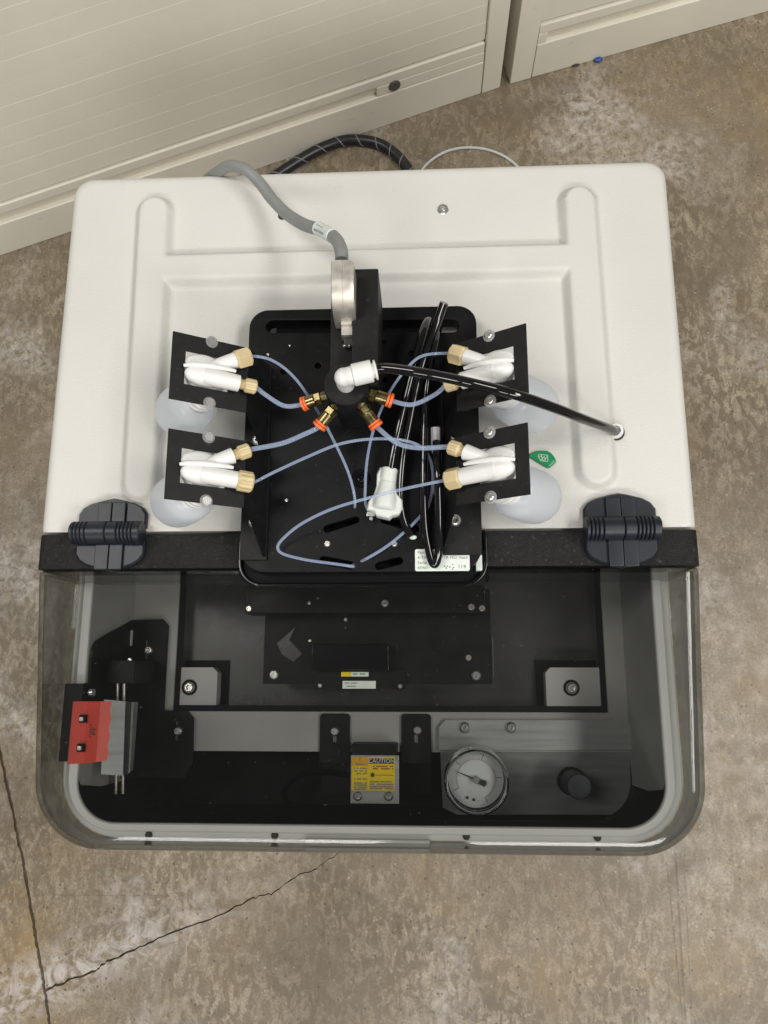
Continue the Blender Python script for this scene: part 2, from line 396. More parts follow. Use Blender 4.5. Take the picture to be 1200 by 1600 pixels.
def rrect(x0, x1, y0, y1, r, n=10):
    """rounded rectangle; r: one radius or (front-left, front-right, back-right, back-left)"""
    rs = r if isinstance(r, (list, tuple)) else (r,) * 4
    out = []
    for (cx, cy, a0, q) in ((x0 + rs[0], y0 + rs[0], PI, rs[0]), (x1 - rs[1], y0 + rs[1], 1.5 * PI, rs[1]),
                            (x1 - rs[2], y1 - rs[2], 0, rs[2]), (x0 + rs[3], y1 - rs[3], 0.5 * PI, rs[3])):
        for k in range(n + 1):
            a = a0 + 0.5 * PI * k / n; out.append((cx + q * math.cos(a), cy + q * math.sin(a)))
    return out
def plate(loops, z0, z1, bev=0.0):
    """flat plate with holes: loops[0] outline, the rest holes -> G"""
    cu = bpy.data.curves.new('outline', 'CURVE'); cu.dimensions = '2D'; cu.fill_mode = 'BOTH'
    for lp in loops:
        sp = cu.splines.new('POLY'); sp.points.add(len(lp) - 1); sp.use_cyclic_u = True
        for p, q in zip(sp.points, lp): p.co = (q[0], q[1], 0, 1)
    cu.extrude = (z1 - z0) / 2 - bev; cu.bevel_depth = bev; cu.offset = -bev; cu.bevel_resolution = 1
    o = bpy.data.objects.new('outline', cu); COL.objects.link(o)
    me = o.to_mesh()
    bm = bmesh.new(); bm.from_mesh(me); o.to_mesh_clear()
    bmesh.ops.remove_doubles(bm, verts=bm.verts, dist=1e-6)
    for v in bm.verts: v.co.z += (z0 + z1) / 2
    bpy.data.objects.remove(o); bpy.data.curves.remove(cu)
    return G().frombm(bm)
def circle(x, y, r, n=24): return [(x + r * math.cos(2 * PI * k / n), y + r * math.sin(2 * PI * k / n)) for k in range(n)]
def slot(a, b, r, n=8):
    a, b = Vector(a[:2]), Vector(b[:2]); t = math.atan2((b - a).y, (b - a).x)
    return [(b.x + r * math.cos(t - PI / 2 + PI * k / n), b.y + r * math.sin(t - PI / 2 + PI * k / n)) for k in range(n + 1)] + \
           [(a.x + r * math.cos(t + PI / 2 + PI * k / n), a.y + r * math.sin(t + PI / 2 + PI * k / n)) for k in range(n + 1)]
def words(txt, size, X, m, parent, name='lettering', thick=0.00008, align='LEFT', sx=1.0):
    """printed lettering as a mesh; X places its own XY plane in the world"""
    cu = bpy.data.curves.new('letters', 'FONT'); cu.body = txt; cu.size = size; cu.extrude = thick; cu.align_x = align
    cu.resolution_u = 2
    o = bpy.data.objects.new('letters', cu); COL.objects.link(o)
    me = o.to_mesh(); bm = bmesh.new(); bm.from_mesh(me); o.to_mesh_clear()
    bpy.data.objects.remove(o); bpy.data.curves.remove(cu)
    g = G().frombm(bm, X @ S(sx, 1, 1))
    return obj(name, g, m, parent, sharp=3)

# shared screw meshes (unit radius, Z up)
def screw_geo(hexr=0.48, dome=0.55):
    g = G(); n = 24
    prof = [(1.0, 0.0), (1.0, 0.18), (0.93, 0.34), (0.80, 0.46), (0.66, dome)]
    rs = [[(r * math.cos(2 * PI * k / n), r * math.sin(2 * PI * k / n), z) for k in range(n)] for r, z in prof]
    def hexa(k):
        a = (2 * PI * k / n) % (PI / 3) - PI / 6
        return hexr * math.cos(PI / 6) / math.cos(a)
    for z in (dome, 0.12):
        rs.append([(hexa(k) * math.cos(2 * PI * k / n), hexa(k) * math.sin(2 * PI * k / n), z) for k in range(n)])
    return g.rings(rs)
SCREW = mesh_from(screw_geo(), 'screw', 'steel', 0.5)
def ring_geo(r0, r1, z0, z1, n=24, X=None):
    g = G()
    prof = [(r1, z0), (r1, z1 - (r1 - r0) * .25), (r1 - (r1 - r0) * .25, z1), (r0, z1), (r0, z0)]
    vs = []; fs = []
    for r, z in prof:
        for k in range(n): vs.append((r * math.cos(2 * PI * k / n), r * math.sin(2 * PI * k / n), z))
    m_ = len(prof)
    for i in range(m_):
        for k in range(n): fs.append((i * n + k, i * n + (k + 1) % n, ((i + 1) % m_) * n + (k + 1) % n, ((i + 1) % m_) * n + k))
    return g.add(vs, fs, X)
WASHER = mesh_from(ring_geo(0.5, 1.0, 0.0, 0.28), 'washer', 'washer', 0.5)
def screw(p, r, parent, name='screw', me=None, rot=None, h=None):
    o = bpy.data.objects.new(name, me or SCREW); COL.objects.link(o); o.parent = parent
    o.location = Vector(p) - wloc(parent); o.scale = (r, r, h or r)
    o.rotation_euler = rot if rot else (0, 0, random.random() * 6)
    return o

# ------------------------------------------------------------------ floor
joint_px = [(-0.6451, 0.0516, 0.0000), (-0.5968, -0.0973, 0.0000), (-0.5594, -0.1964, 0.0000), (-0.5361, -0.2673, 0.0000), (-0.5124, -0.3378, 0.0000), (-0.4891, -0.4181, 0.0000), (-0.4756, -0.4650, 0.0000), (-0.4653, -0.4995, 0.0000), (-0.4527, -0.5500, 0.0000), (-0.4309, -0.6291, 0.0000)]
jp = [Vector(p) for p in joint_px]
jd = (jp[0] - jp[-1]).normalized()
jp = [jp[0] + jd * 2.2] + jp + [jp[-1] - jd * 0.5]
jp2 = []
for i in range(len(jp) - 1):
    k_ = 14 if 0 < i < len(jp) - 2 else 3
    for k in range(k_):
        q = jp[i].lerp(jp[i + 1], k / k_); jp2.append(q + Vector((random.uniform(-1, 1) * 0.0006, 0, 0)))
jp2.append(jp[-1])
def side(pts, d): return [(p.x + d * random.uniform(0.7, 1.35), p.y) for p in pts]
FX0, FX1, FY0, FY1 = -2.2, 2.4, jp2[-1].y, jp2[0].y
g = G(); g.box(FX0 - .1, FX1 + .1, FY0 - .1, FY1 + .1, -0.06, -0.0045)
floor = obj('floor', g, 'joint'); floor['kind'] = 'structure'
left_edge = side(jp2, -0.0022)
gl = plate([[(FX0, FY0), *reversed(left_edge), (FX0, FY1)]], -0.05, 0.0)
obj('concrete_slab', gl, 'concrete_warm', floor, 0.5)
right_edge = side(jp2, 0.0020)
crack_px = [(-0.4636, -0.4995, 0.0000), (-0.4358, -0.4897, 0.0000), (-0.3979, -0.4760, 0.0000), (-0.3849, -0.4657, 0.0000), (-0.3479, -0.4495, 0.0000), (-0.3041, -0.4293, 0.0000), (-0.2461, -0.4119, 0.0000), (-0.1902, -0.3843, 0.0000), (-0.1661, -0.3792, 0.0000), (-0.1287, -0.3549, 0.0000), (-0.1047, -0.3457, 0.0000), (-0.0833, -0.3310, 0.0000), (-0.0238, -0.2915, 0.0000), (0.0197, -0.2682, 0.0000)]
cp = [Vector(p) for p in crack_px]
cp2 = []
for i in range(len(cp) - 1):
    for k in range(7):
        q = cp[i].lerp(cp[i + 1], k / 7); cp2.append(q + Vector((0, random.uniform(-1, 1) * 0.0016, 0)))
cp2.append(cp[-1])
outl = []
done = False
for p in reversed(right_edge):      # from the front end (low y) to the back end
    if not done and p[1] > cp2[0].y:
        wid = lambda i: 0.0014 * (1 - i / len(cp2)) * random.uniform(0.5, 1.6) + 0.0002
        lo = [(q.x, q.y - wid(i)) for i, q in enumerate(cp2)]; hi = [(q.x, q.y + wid(i)) for i, q in enumerate(cp2)]
        outl += lo[1:] + list(reversed(hi[1:-1])); done = True
    outl.append(p)
gr = plate([[*outl, (FX1, FY1), (FX1, FY0)]], -0.05, 0.0)
obj('concrete_slab', gr, 'concrete', floor, 0.5)

# ------------------------------------------------------------------ cabinets behind
SLAT = None
def cabinet(name, label, org, ang, u0, u1, post_l, post_r, grip, lock, H=1.0, depth=0.46, slat_top=0.60):
    t = thing(name, label, 'cabinet', (org[0], org[1], 0), 'cream tambour cabinets')
    t.rotation_euler = (0, 0, ang)
    def part(nm, g, m='cream', par=t): return obj(nm, g, m, par, local=True)
    # x along the front, -y towards the viewer, z up
    part('carcass', G().box(u0, u1, 0.03, depth, 0.0, H, 0.002))
    part('side_post', G().box(u0, u0 + post_l, -0.0005, 0.0295, 0.0, H - .02, 0.0015))
    part('side_post', G().box(u1 - post_r, u1, -0.0005, 0.0295, 0.0, H - .02, 0.0015))
    a, b = u0 + post_l + 0.0012, u1 - post_r - 0.0012
    part('kick_rail', G().box(a, b, 0.0, 0.0295, 0.0, 0.0665, 0.0018))
    g = G()
    g.box(a, b, 0.0015, 0.0290, 0.0855, 0.1025, 0.0022)
    ga, gb = max(a, grip[0]), min(b, grip[1])
    if ga > a + .002: g.box(a, ga, 0.0012, 0.0290, 0.0675, 0.0852, 0.001)
    if gb < b - .002: g.box(gb, b, 0.0012, 0.0290, 0.0675, 0.0852, 0.001)
    bar = part('bottom_bar', g)
    g = G(); g.prism([(0.0085, 0.0672), (0.0285, 0.0672), (0.0285, 0.0851), (0.0035, 0.0851)], ga, gb, Matrix(((0, 0, 1, 0), (1, 0, 0, 0), (0, 1, 0, 0), (0, 0, 0, 1))))
    part('finger_grip', g, 'cream', bar)
    sh = part('tambour_shutter', G().box(a, b, 0.016, 0.0285, 0.108, H - .03))
    zz = 0.1065; k = 0; sm = None
    while zz < slat_top:
        if sm is None:
            gg = G().box(a, b, 0.0052, 0.0155, 0.0, 0.03110, 0.00020, seg=1)
            gs = mesh_from(gg, 'slat', 'cream', 0.6)
            sm = gs
        o = bpy.data.objects.new('slat', sm); COL.objects.link(o); o.parent = sh; o.location = (0, random.uniform(-.0002, .0002), zz)
        zz += 0.0312; k += 1
    if zz < H - .03: part('shutter_top', G().box(a, b, 0.005, 0.0155, zz, H - .03))
    if lock is not None:
        X = T(lock, 0.0012, 0.0795) @ R(PI / 2, 'X')
        lk = part('lock', G().lathe([(0.0095, 0), (0.0095, 0.0018), (0.008, 0.003), (0.0, 0.003)], 24, X), 'lock', bar)
    return t
A0 = (-0.6436, 0.5765, 0.0000)
c1 = cabinet('tambour_cabinet', 'long cream tambour cabinet with a round lock on its bottom bar', A0, math.radians(19.126), -0.33, 0.8674, 0.032, 0.032, (-1, 0.657), 0.686)
B0 = (0.1928, 0.8665, 0.0000)
c2 = cabinet('tambour_cabinet', 'cream cabinet standing across the gap, corner nearest the bare floor', B0, math.radians(15.714), 0.0, 1.15, 0.036, 0.036, (0.052, 0.60), None)

# ------------------------------------------------------------------ things lying on the floor
hose_pts = [(-0.2285, 0.6734, 0.0090), (-0.1722, 0.7159, 0.0090), (-0.1205, 0.7484, 0.0090), (-0.0734, 0.7633, 0.0090), (-0.0262, 0.7555, 0.0090), (0.0071, 0.7294, 0.0090), (0.0276, 0.6935, 0.0090), (0.0375, 0.6413, 0.0090)]
t = thing('wrapped_hose', 'thick black hose wrapped in spiral sleeve, looping on the floor by the cabinet', 'hose', (hose_pts[3][0], hose_pts[3][1], 0.0))
obj('sleeve', G().tube(hose_pts, 0.0086, 14, 10), 'floor_hose', t)
cpts = catmull([Vector(p) for p in hose_pts], 60)
hel = []
u = Vector((0, 0, 1))
for i, p in enumerate(cpts):
    tg = (cpts[min(i + 1, len(cpts) - 1)] - cpts[max(i - 1, 0)]).normalized()
    w = tg.cross(u).normalized(); a = i * 0.16
    hel.append(p + (u * math.cos(a) + w * math.sin(a)) * 0.0084)
obj('spiral_wrap', G().tube(hel, 0.0010, 6, 1, smooth=False), 'wrap', t)
wt = [(0.0253, 0.6681, 0.0040), (0.0483, 0.7116, 0.0040), (0.0756, 0.7353, 0.0040), (0.1037, 0.7449, 0.0040), (0.1347, 0.7449, 0.0040), (0.1654, 0.7354, 0.0040), (0.1925, 0.7157, 0.0040), (0.2197, 0.6787, 0.0040)]
solo('thin_tube', G().tube(wt, 0.0019, 8, 8), 'bottle', 'thin white tube curving on the floor right of the black hose', 'tube', base=(wt[3][0], wt[3][1], 0))
q = (0.3385, 0.9045, 0.0000)
g = G(); g.ball((q[0], q[1], 0.003), 0.0075, 0.0050, 0.003, n=12, m=8); g.box(q[0] - .009, q[0] + .004, q[1] + .001, q[1] + .006, 0.001, 0.004, 0.0008)
solo('blue_scrap', g, 'blue', 'small blue plastic scrap at the foot of the cabinet', 'scrap', base=(q[0], q[1], 0))
q = (0.3002, 0.8951, 0.0000)
g = G(); g.ball((q[0], q[1] + .002, 0.002), 0.007, 0.0035, 0.002, n=12, m=8)
solo('grey_scrap', g, 'dark_gap', 'small dark grey crumb at the foot of the cabinet', 'scrap', base=(q[0], q[1], 0))

# ------------------------------------------------------------------ the machine
mach = thing('dispensing_machine', 'white bench machine with smoked clear hood and two blue black hinges', 'machine', (0, 0.05, 0))
HX, BK, FRONT = 0.2222, 0.2772, -0.2072
def bx(name, m, parent, *a, **k): return obj(name, G().box(*a, **k), m, parent)
# lower body and feet
bx('lower_body', 'panel', mach, -0.200, 0.200, -0.185, 0.258, 0.025, 0.385, bev=0.012)
for fx in (-0.16, 0.16):
    for fy in (-0.14, 0.21): obj('foot', G().lathe([(0.018, 0), (0.020, 0.004), (0.016, 0.03)], 20, T(fx, fy, 0)), 'dark_gap', mach)
# embossed cover
def sdf_cap(x, y, ax, ay, bx_, by, r):
    px, py, dx, dy = x - ax, y - ay, bx_ - ax, by - ay
    h = max(0, min(1, (px * dx + py * dy) / (dx * dx + dy * dy)))
    return math.hypot(px - dx * h, py - dy * h) - r
def emboss(x, y):
    d = min(sdf_cap(x, y, -0.1555, 0.2425, -0.1518, 0.035, 0.0122), sdf_cap(x, y, 0.1560, 0.2405, 0.1575, 0.0405, 0.0122),
            max(abs(y - 0.1955) - 0.0115, abs(x) - 0.155))
    s = max(0.0, min(1.0, 0.5 - d / 0.0064))
    return 0.0074 * s * s * (3 - 2 * s)
def cover():
    g = G(); ring = []
    base = rrect(-HX, HX, 0.0004, BK, (0.003, 0.003, 0.014, 0.014), 8)
    # resample evenly
    seg = []; tot = 0
    for i in range(len(base)):
        a, b = base[i], base[(i + 1) % len(base)]; l = math.dist(a, b); seg.append((tot, l, a, b)); tot += l
    n = 620; pts = []
    for k in range(n):
        s = tot * k / n
        for (s0, l, a, b) in seg:
            if s0 <= s <= s0 + l and l > 0: f = (s - s0) / l; pts.append((a[0] + (b[0] - a[0]) * f, a[1] + (b[1] - a[1]) * f)); break
        else: pts.append(base[0])
    cx, cy = 0.0, BK / 2
    rings = []
    rings.append([(p[0] * 0.995, p[1], 0.388) for p in pts])
    rings.append([(p[0], p[1], 0.56) for p in pts])
    r = 0.0075
    for k in range(0, 9):
        a = PI / 2 * k / 8; ins = r * (1 - math.cos(a)); z = 0.600 - r + r * math.sin(a)
        fx = (HX - ins) / HX
        rings.append([(p[0] * fx, (cy + (p[1] - cy) * ((BK / 2 - ins) / (BK / 2))) if p[1] > 0.01 else p[1] + min(ins, 0.0012), z) for p in pts])
    last = rings[-1]
    for k in range(1, 150):
        f = 1 - k / 150
        rings.append([(p[0] * f, cy + (p[1] - cy) * f, 0.600 + emboss(p[0] * f, cy + (p[1] - cy) * f)) for p in last])
    rings.append([(cx + (p[0] - cx) * 0.001, cy + (p[1] - cy) * 0.001, 0.6) for p in last])
    return g.rings(rings, cap0=False)
cov = obj('embossed_cover', cover(), 'panel', mach, 0.9)
q = (0.0582, 0.2400, 0.6000)
obj('screw_hole', ring_geo(0.0022, 0.0042, 0.5998, 0.6008, 20, T(q[0], q[1], 0)), 'steel', cov)
screw((q[0], q[1], 0.5994), 0.0026, cov)
q = (-0.0604, 0.2381, 0.6000)
obj('screw_hole', G().lathe([(0.0030, 0.5998), (0.0030, 0.6006), (0.0021, 0.6006), (0.0021, 0.6003)], 16, T(q[0], q[1], 0)), 'pan', cov)
# black hinge band
g = G(); pr = rrect(-0.2224, 0.2224, 0.520, 0.5996, (0.004, 0.004, 0.006, 0.006), 5)
g.prism(pr, 0.0236, -0.0002, R(PI / 2, 'X'))
g2 = G(); g2.add([(v[0], -abs(v[1]), v[2]) for v in g.v], g.f)
obj('hinge_band', g2, 'black_grain', mach)
# inner tray: rim, lip, walls
def sweep(prof, n=14):
    """prof: (inset, z, front inset) along a rounded U open to the back"""
    return [[(x, y, z) for x, y in rrect(-0.2185 + d, 0.2185 - d, FRONT + 0.0015 + df, -0.0002, (max(0.004, 0.043 - d), max(0.004, 0.043 - d), 0.001, 0.001), n)] for d, z, df in prof]
rimg = G().rings(sweep([(0.0, 0.520, 0), (0.0, 0.5385, 0), (0.0008, 0.5393, .0008), (0.0058, 0.5393, .0046), (0.0064, 0.5400, .0050), (0.0068, 0.5455, .0054), (0.0078, 0.5465, .0062), (0.0126, 0.5465, .0100), (0.0135, 0.5458, .0108), (0.0138, 0.5440, .0110)]), cap0=False, cap1=False)
obj('tray_rim', rimg, 'rim', mach, 0.5)
wal = G()
wal.rings(sweep([(0.0137, 0.5438, .0109), (0.0139, 0.5400, .0060), (0.0146, 0.505, .0012), (0.0152, 0.485, .0012), (0.0158, 0.4652, .0012)]), cap0=False, cap1=False)
for i, f in enumerate(wal.f):
    if sum(wal.v[k][1] for k in f) / len(f) < -0.112: wal.mi[i] = 1
obj('tray_wall', wal, ['grey', 'void'], mach, 0.5)
# frame sheet with the rectangular opening, and its parts
ZF = 0.465
oL, oR, oF = (-0.1602, -0.1195, 0.4650)[0], (0.1829, -0.1185, 0.4650)[0], (0.0085, -0.1190, 0.4650)[1]
fF = (0.0085, -0.1537, 0.4650)[1]
fr = plate([[(-0.203, fF), (0.203, fF), (0.203, -0.0005), (-0.203, -0.0005)], [(oL, oF), (oR, oF), (oR, -0.010), (oL, -0.010)]], ZF - 0.003, ZF)
deck = obj('sheet_frame', fr, 'grey', mach)
obj('gasket', plate([[(oL - .0035, oF - .0035), (oR + .0035, oF - .0035), (oR + .0035, -0.006), (oL - .0035, -0.006)], [(oL + .0012, oF + .0012), (oR - .0012, oF + .0012), (oR - .0012, -0.009), (oL + .0012, -0.009)]], ZF + .0003, ZF + 0.0018), 'void', deck)
bx('sunken_pan', 'pan', mach, oL - .004, oR + .004, oF - .004, -0.001, 0.440, 0.452)
bx('well_floor', 'void', mach, -0.2028, 0.2028, FRONT + .0029, -0.0005, 0.390, 0.400)
obj('outer_shell', G().rings(sweep([(0.0, 0.5199, .0), (0.0, 0.386, .0)]), cap0=False, cap1=False), 'panel', mach)
g = G(); rs = sweep([(0.0158, 0.4648, .0012), (0.0160, 0.398, .0012)]); g.rings(rs, cap0=False, cap1=False)
obj('well_wall', g, 'void', mach)
for xs, sx in ((((-0.1591, -0.0861, 0.4680)), 1), (((0.1790, -0.0860, 0.4680)), -1)):
    px0 = oL + .0013 if sx > 0 else oR - .0013
    px1 = (-0.1286, -0.0964, 0.4680)[0] if sx > 0 else (0.1388, -0.0961, 0.4680)[0]
    y1 = (0.0086, -0.0875, 0.4680)[1]
    yb = oF + .0014
    c = 0.004
    poly = [(px0, yb), (px1, yb), (px1, y1 - c), (px1 - sx * c, y1), (px0, y1)]
    if sx < 0: poly.reverse()
    blk = obj('mounting_block', G().prism(poly, 0.4525, 0.4672), 'grey', mach)
    obj('block_gasket', plate([[(px0 if sx > 0 else px1 - .006, yb), (px1 + .006 if sx > 0 else px0, yb), (px1 + .006 if sx > 0 else px0, y1 + .006), (px0 if sx > 0 else px1 - .006, y1 + .006)]], 0.4523, 0.4545), 'void', blk)
    b = (-0.1513, -0.1036, 0.4675) if sx > 0 else (0.1589, -0.1035, 0.4675)
    obj('bolt_recess', G().lathe([(0.0064, 0.4671), (0.0064, 0.4677), (0.0048, 0.4677), (0.0048, 0.4673)], 24, T(b[0], b[1], 0)), 'void', blk)
    screw((b[0], b[1], 0.4672), 0.0047, blk, 'bolt', h=0.006)
for px in ((204, 2), (986, 2)):
    x = (-0.2061, -0.0330, 0.4660)[0] if px[0] == 204 else (0.2108, -0.0346, 0.4660)[0]
    bx('seam_strip', 'void', deck, x - 0.0016, x + 0.0016, fF + .004, -0.002, ZF + .0002, ZF + .0016)
# rubber bumpers along the front rim
for q in ((-0.1528, -0.2037, 0.5430), (-0.0637, -0.2031, 0.5430), (0.0691, -0.2021, 0.5430), (0.1581, -0.2020, 0.5430)):
    obj('rubber_bumper', G().lathe([(0.0025, 0.5394), (0.0025, 0.5404), (0.0017, 0.5412), (0.0, 0.5413)], 16, T(q[0], q[1], 0)), 'dark_gap', mach)
a, b = (-0.0418, -0.2047, 0.5400), (0.0442, -0.2038, 0.5400)
bx('latch_plate', 'rim', mach, a[0], b[0], a[1] - .004, a[1] + .0005, 0.5394, 0.5445, bev=0.0012)
# smoked hood
def ztop(y): return 0.5995 + (y + 0.024) * (0.0285 / 0.184)
def hood():
    g = G(); skins = []
    RF = 0.010
    for t_ in (0.0, 0.003):
        rs = []
        rf = RF - t_
        prof = [(t_, None, 0.5355)] + [(t_ + rf * (1 - math.cos(PI / 2 * k / 8)), -t_ - rf * (1 - math.sin(PI / 2 * k / 8)), None) for k in range(9)]
        for d, dz, z in prof:
            rb = max(0.0004, 0.003 - d)
            ring = rrect(-0.2230 + d, 0.2230 - d, FRONT - 0.0020 + d, -0.0240 - min(d, 0.004), (0.045 - d, 0.045 - d, rb, rb), 16)
            rs.append([(x, y, z if z else ztop(y) + dz) for x, y in ring])
        g.rings(rs, cap0=False, cap1=False)
        n = len(rs[0]); g.f.append(tuple(len(g.v) - n + k for k in range(n))); g.mi.append(0)
        skins.append(rs)
    g.rings([skins[0][0], skins[1][0]], cap0=False, cap1=False)
    return g
hood_me = mesh_from(hood(), 'smoked_hood', 'smoke', 0.8)
for f in hood_me.polygons:
    if len(f.vertices) > 20: f.use_smooth = False
for v in hood_me.vertices: v.co -= mach.location
hd = obj('smoked_hood', hood_me, 'smoke', mach)
# hinges
def hinge(cx, cy):
    h = obj('hinge', hinge_leaf(cx, cy, 1), 'hinge', mach)
    obj('hinge_leaf', hinge_leaf(cx, cy, -1), 'hinge', h)
    for sgn in (1, -1):
        y0, y1 = (cy + 0.0062, cy + 0.0215) if sgn > 0 else (cy - 0.0245, cy - 0.0062)
        obj('screw_cover', G().box(cx - 0.0092, cx + 0.0002, y0, y1, 0.6030, 0.6068, 0.0007), 'hinge', h)
        obj('screw_cover', G().box(cx + 0.0005, cx + 0.0098, y0, y1, 0.6030, 0.6068, 0.0007), 'hinge', h)
    xs = [-0.0245, -0.0215, -0.0190, -0.0165, -0.0135, 0.0, 0.0080, 0.0105, 0.0130, 0.0155, 0.0180, 0.0235]
    for a, b in zip(xs[:-1], xs[1:]):
        X = T(cx + a + .0002, cy, 0.6090) @ R(PI / 2, 'Y')
        L_ = b - a - .0004
        obj('knuckle', G().lathe([(0.0071, 0), (0.0077, 0.0006), (0.0077, L_ - .0006), (0.0071, L_)], 22, X), 'hinge', h)
def hinge_leaf(cx, cy, s):
    w = 0.0235; o = []
    y0, y1 = 0.0040, (0.0248 if s > 0 else 0.0252)
    pts = [(-w, y0), (-w, 0.0140), (-w + .0030, 0.0183), (-w + .0080, 0.0212), (-0.0055, y1 - .0010), (0, y1), (0.0055, y1 - .0010), (w - .0080, 0.0212), (w - .0030, 0.0183), (w, 0.0140), (w, y0)]
    g = G(); z0, z1 = 0.6001, 0.6046
    poly = [(cx + x, cy + s * y) for x, y in pts]
    inn = [(cx + x * 0.955, cy + s * (y0 + (y - y0) * 0.95)) for x, y in pts]
    if s < 0: poly.reverse(); inn.reverse()
    g.rings([[(x, y, z0) for x, y in poly], [(x, y, z1 - .0015) for x, y in poly], [(x, y, z1) for x, y in inn]])
    return g
q = (-0.1695, -0.0008, 0.6120); hinge(q[0], q[1])
q = (0.1708, -0.0007, 0.6120); hinge(q[0], q[1])
# bezel under the head, hanging into the hood's cut-out
bz = plate([rrect(-0.0818, 0.0835, -0.0372, 0.0, (0.016, 0.016, 0.002, 0.002), 8), rrect(-0.0790, 0.0808, -0.0345, -0.002, (0.0135, 0.0135, 0.001, 0.001), 8)], 0.6003, 0.6042, 0.0008)
bez = obj('head_bezel', bz, 'black_gloss', mach)
bx('bezel_floor', 'void', bez, -0.0805, 0.082, -0.036, -0.0006, 0.6001, 0.6012)
q = (0.0778, -0.0223, 0.6070)
obj('bezel_corner_glint', G().box(q[0] - .0022, q[0] + .0020, q[1] - .005, q[1] + .0085, 0.6013, 0.6060, 0.0006), 'label', bez)  # small metal corner, its white reflection put in as plain white colour

# ------------------------------------------------------------------ dispensing head
ZP = 0.617
head = thing('dispensing_module', 'black bolted dispensing head plate with four tilted brackets and round manifold', 'dispensing head', (0.001, 0.062, 0.6046))
pl_out = rrect(-0.0776, 0.0792, -0.0292, 0.1545, (0.0165, 0.0165, 0.013, 0.013), 8)
def ctr(p): return (p[0], p[1])
holes = [slot((-0.0612, 0.1420, 0.6170), (0.0629, 0.1396, 0.6170), 0.0046),
         slot((-0.0210, -0.0009, 0.6170), (-0.0022, 0.0049, 0.6170), 0.0022), slot((0.0161, 0.0047, 0.6170), (0.0369, -0.0014, 0.6170), 0.0022),
         slot((-0.0231, -0.0215, 0.6170), (-0.0053, -0.0249, 0.6170), 0.0024), slot((0.0129, -0.0254, 0.6170), (0.0260, -0.0222, 0.6170), 0.0024)]
holes += [circle(*ctr(q), 0.0020, 14) for q in ((-0.0527, 0.1088, 0.6170), (-0.0290, 0.1125, 0.6170), (0.0160, 0.1015, 0.6170), (0.0347, 0.1201, 0.6170))]
hp = obj('head_plate', plate([pl_out] + holes, 0.6048, ZP, 0.0007), 'black', head)
bx('inner_block', 'black_gloss', head, -0.060, 0.052, 0.1330, 0.1480, 0.6004, 0.6100)
bx('inner_block', 'void', head, -0.072, 0.074, -0.0265, 0.1290, 0.6006, 0.6050)
for q in ((-0.0538, 0.1113, 0.6110), (-0.0299, 0.1151, 0.6110), (0.0347, 0.1227, 0.6110)): screw((q[0], q[1], 0.6105), 0.0018, hp)
q = (0.0009, 0.0324, 0.6170)
obj('counterbore', ring_geo(0.0030, 0.0068, ZP - .0004, ZP + .0006, 28, T(q[0], q[1], 0)), 'black_gloss', hp)
screw((q[0], q[1], ZP - .0002), 0.0028, hp, me=mesh_from(screw_geo(0.5, 0.5), 'screw', 'black_gloss', 0.5))
for q, r in (((-0.0207, -0.0108, 0.6180), 0.0022), ((0.0228, -0.0111, 0.6180), 0.0022), ((-0.0639, 0.1213, 0.6180), 0.0010), ((-0.0490, 0.1275, 0.6180), 0.0008), ((-0.0482, 0.0184, 0.6180), 0.0012)):
    screw((q[0], q[1], ZP), r, hp)
# id label
lb = (0.0535, -0.0220, 0.6175)
X0 = T(lb[0], lb[1], ZP + .0001)
l_ = obj('id_label', G().prism([(lb[0] + x, lb[1] + y) for x, y in rrect(-0.0174, 0.0174, -0.0071, 0.0071, 0.0012, 4)], ZP, ZP + .0003), 'label', head)
XL = T(lb[0] - 0.0158, lb[1], ZP + .0004)
for k, (a, b_, off) in enumerate((('Part', '2355', 0.0155), ('4-TIP', 'PTR FRD Head', 0.0152), ('Serial', '', 0), ('45961', '', 0))):
    words(a, 0.0027, XL @ T(0, 0.0040 - 0.0033 * k, 0), 'grey_ink', l_)
    if b_: words(b_, 0.0027, XL @ T(off, 0.0040 - 0.0033 * k, 0), 'grey_ink', l_)
words('119', 0.0033, XL @ T(0.0255, -0.0055, 0), 'grey_ink', l_, sx=1.1)
g = G()
for x, y, r in ((0.0172, -.0040, .0005), (0.0182, -.0052, .0005), (0.0190, -.0040, .00045), (0.0205, -.0046, .0005), (0.0224, -.0030, .0004), (0.0228, -.0050, .00045), (0.0222, -.0060, .0004)):
    g.prism([(x + r * math.cos(k), y + r * math.sin(k) * .8) for k in (0, 1, 2, 3, 4, 5)], 0, 0.0001, XL)
obj('ink_marks', g, 'ink', l_)
# manifold column
cyl_c = (-0.0043, 0.0781, 0.6680)
col = G()
b0 = (0.0009, 0.1550, 0.6680); b1 = (0.0150, 0.1559, 0.6680)
xl, xr = (-0.0159, 0.1271, 0.6550)[0], b1[0]
col.box(b0[0] - .002, xr, cyl_c[1], b0[1], 0.600, 0.6680, 0.0008)
col.box(xl, b0[0] - .0021, cyl_c[1], (-0.0083, 0.1480, 0.6400)[1], 0.600, 0.6560, 0.0006)
cb = obj('manifold_column', col, 'black_sheet', head)
obj('manifold_disc', G().lathe([(0.0110, 0.618), (0.0118, 0.650), (0.0134, 0.6505), (0.0138, 0.651), (0.0138, 0.6675), (0.0132, 0.6684), (0, 0.6684)], 40, T(cyl_c[0], cyl_c[1], 0)), 'black_sheet', cb)
bx('pressure_stub', 'black', cb, xr, xr + .003, b0[1] - .03, b0[1] - .024, 0.622, 0.628)
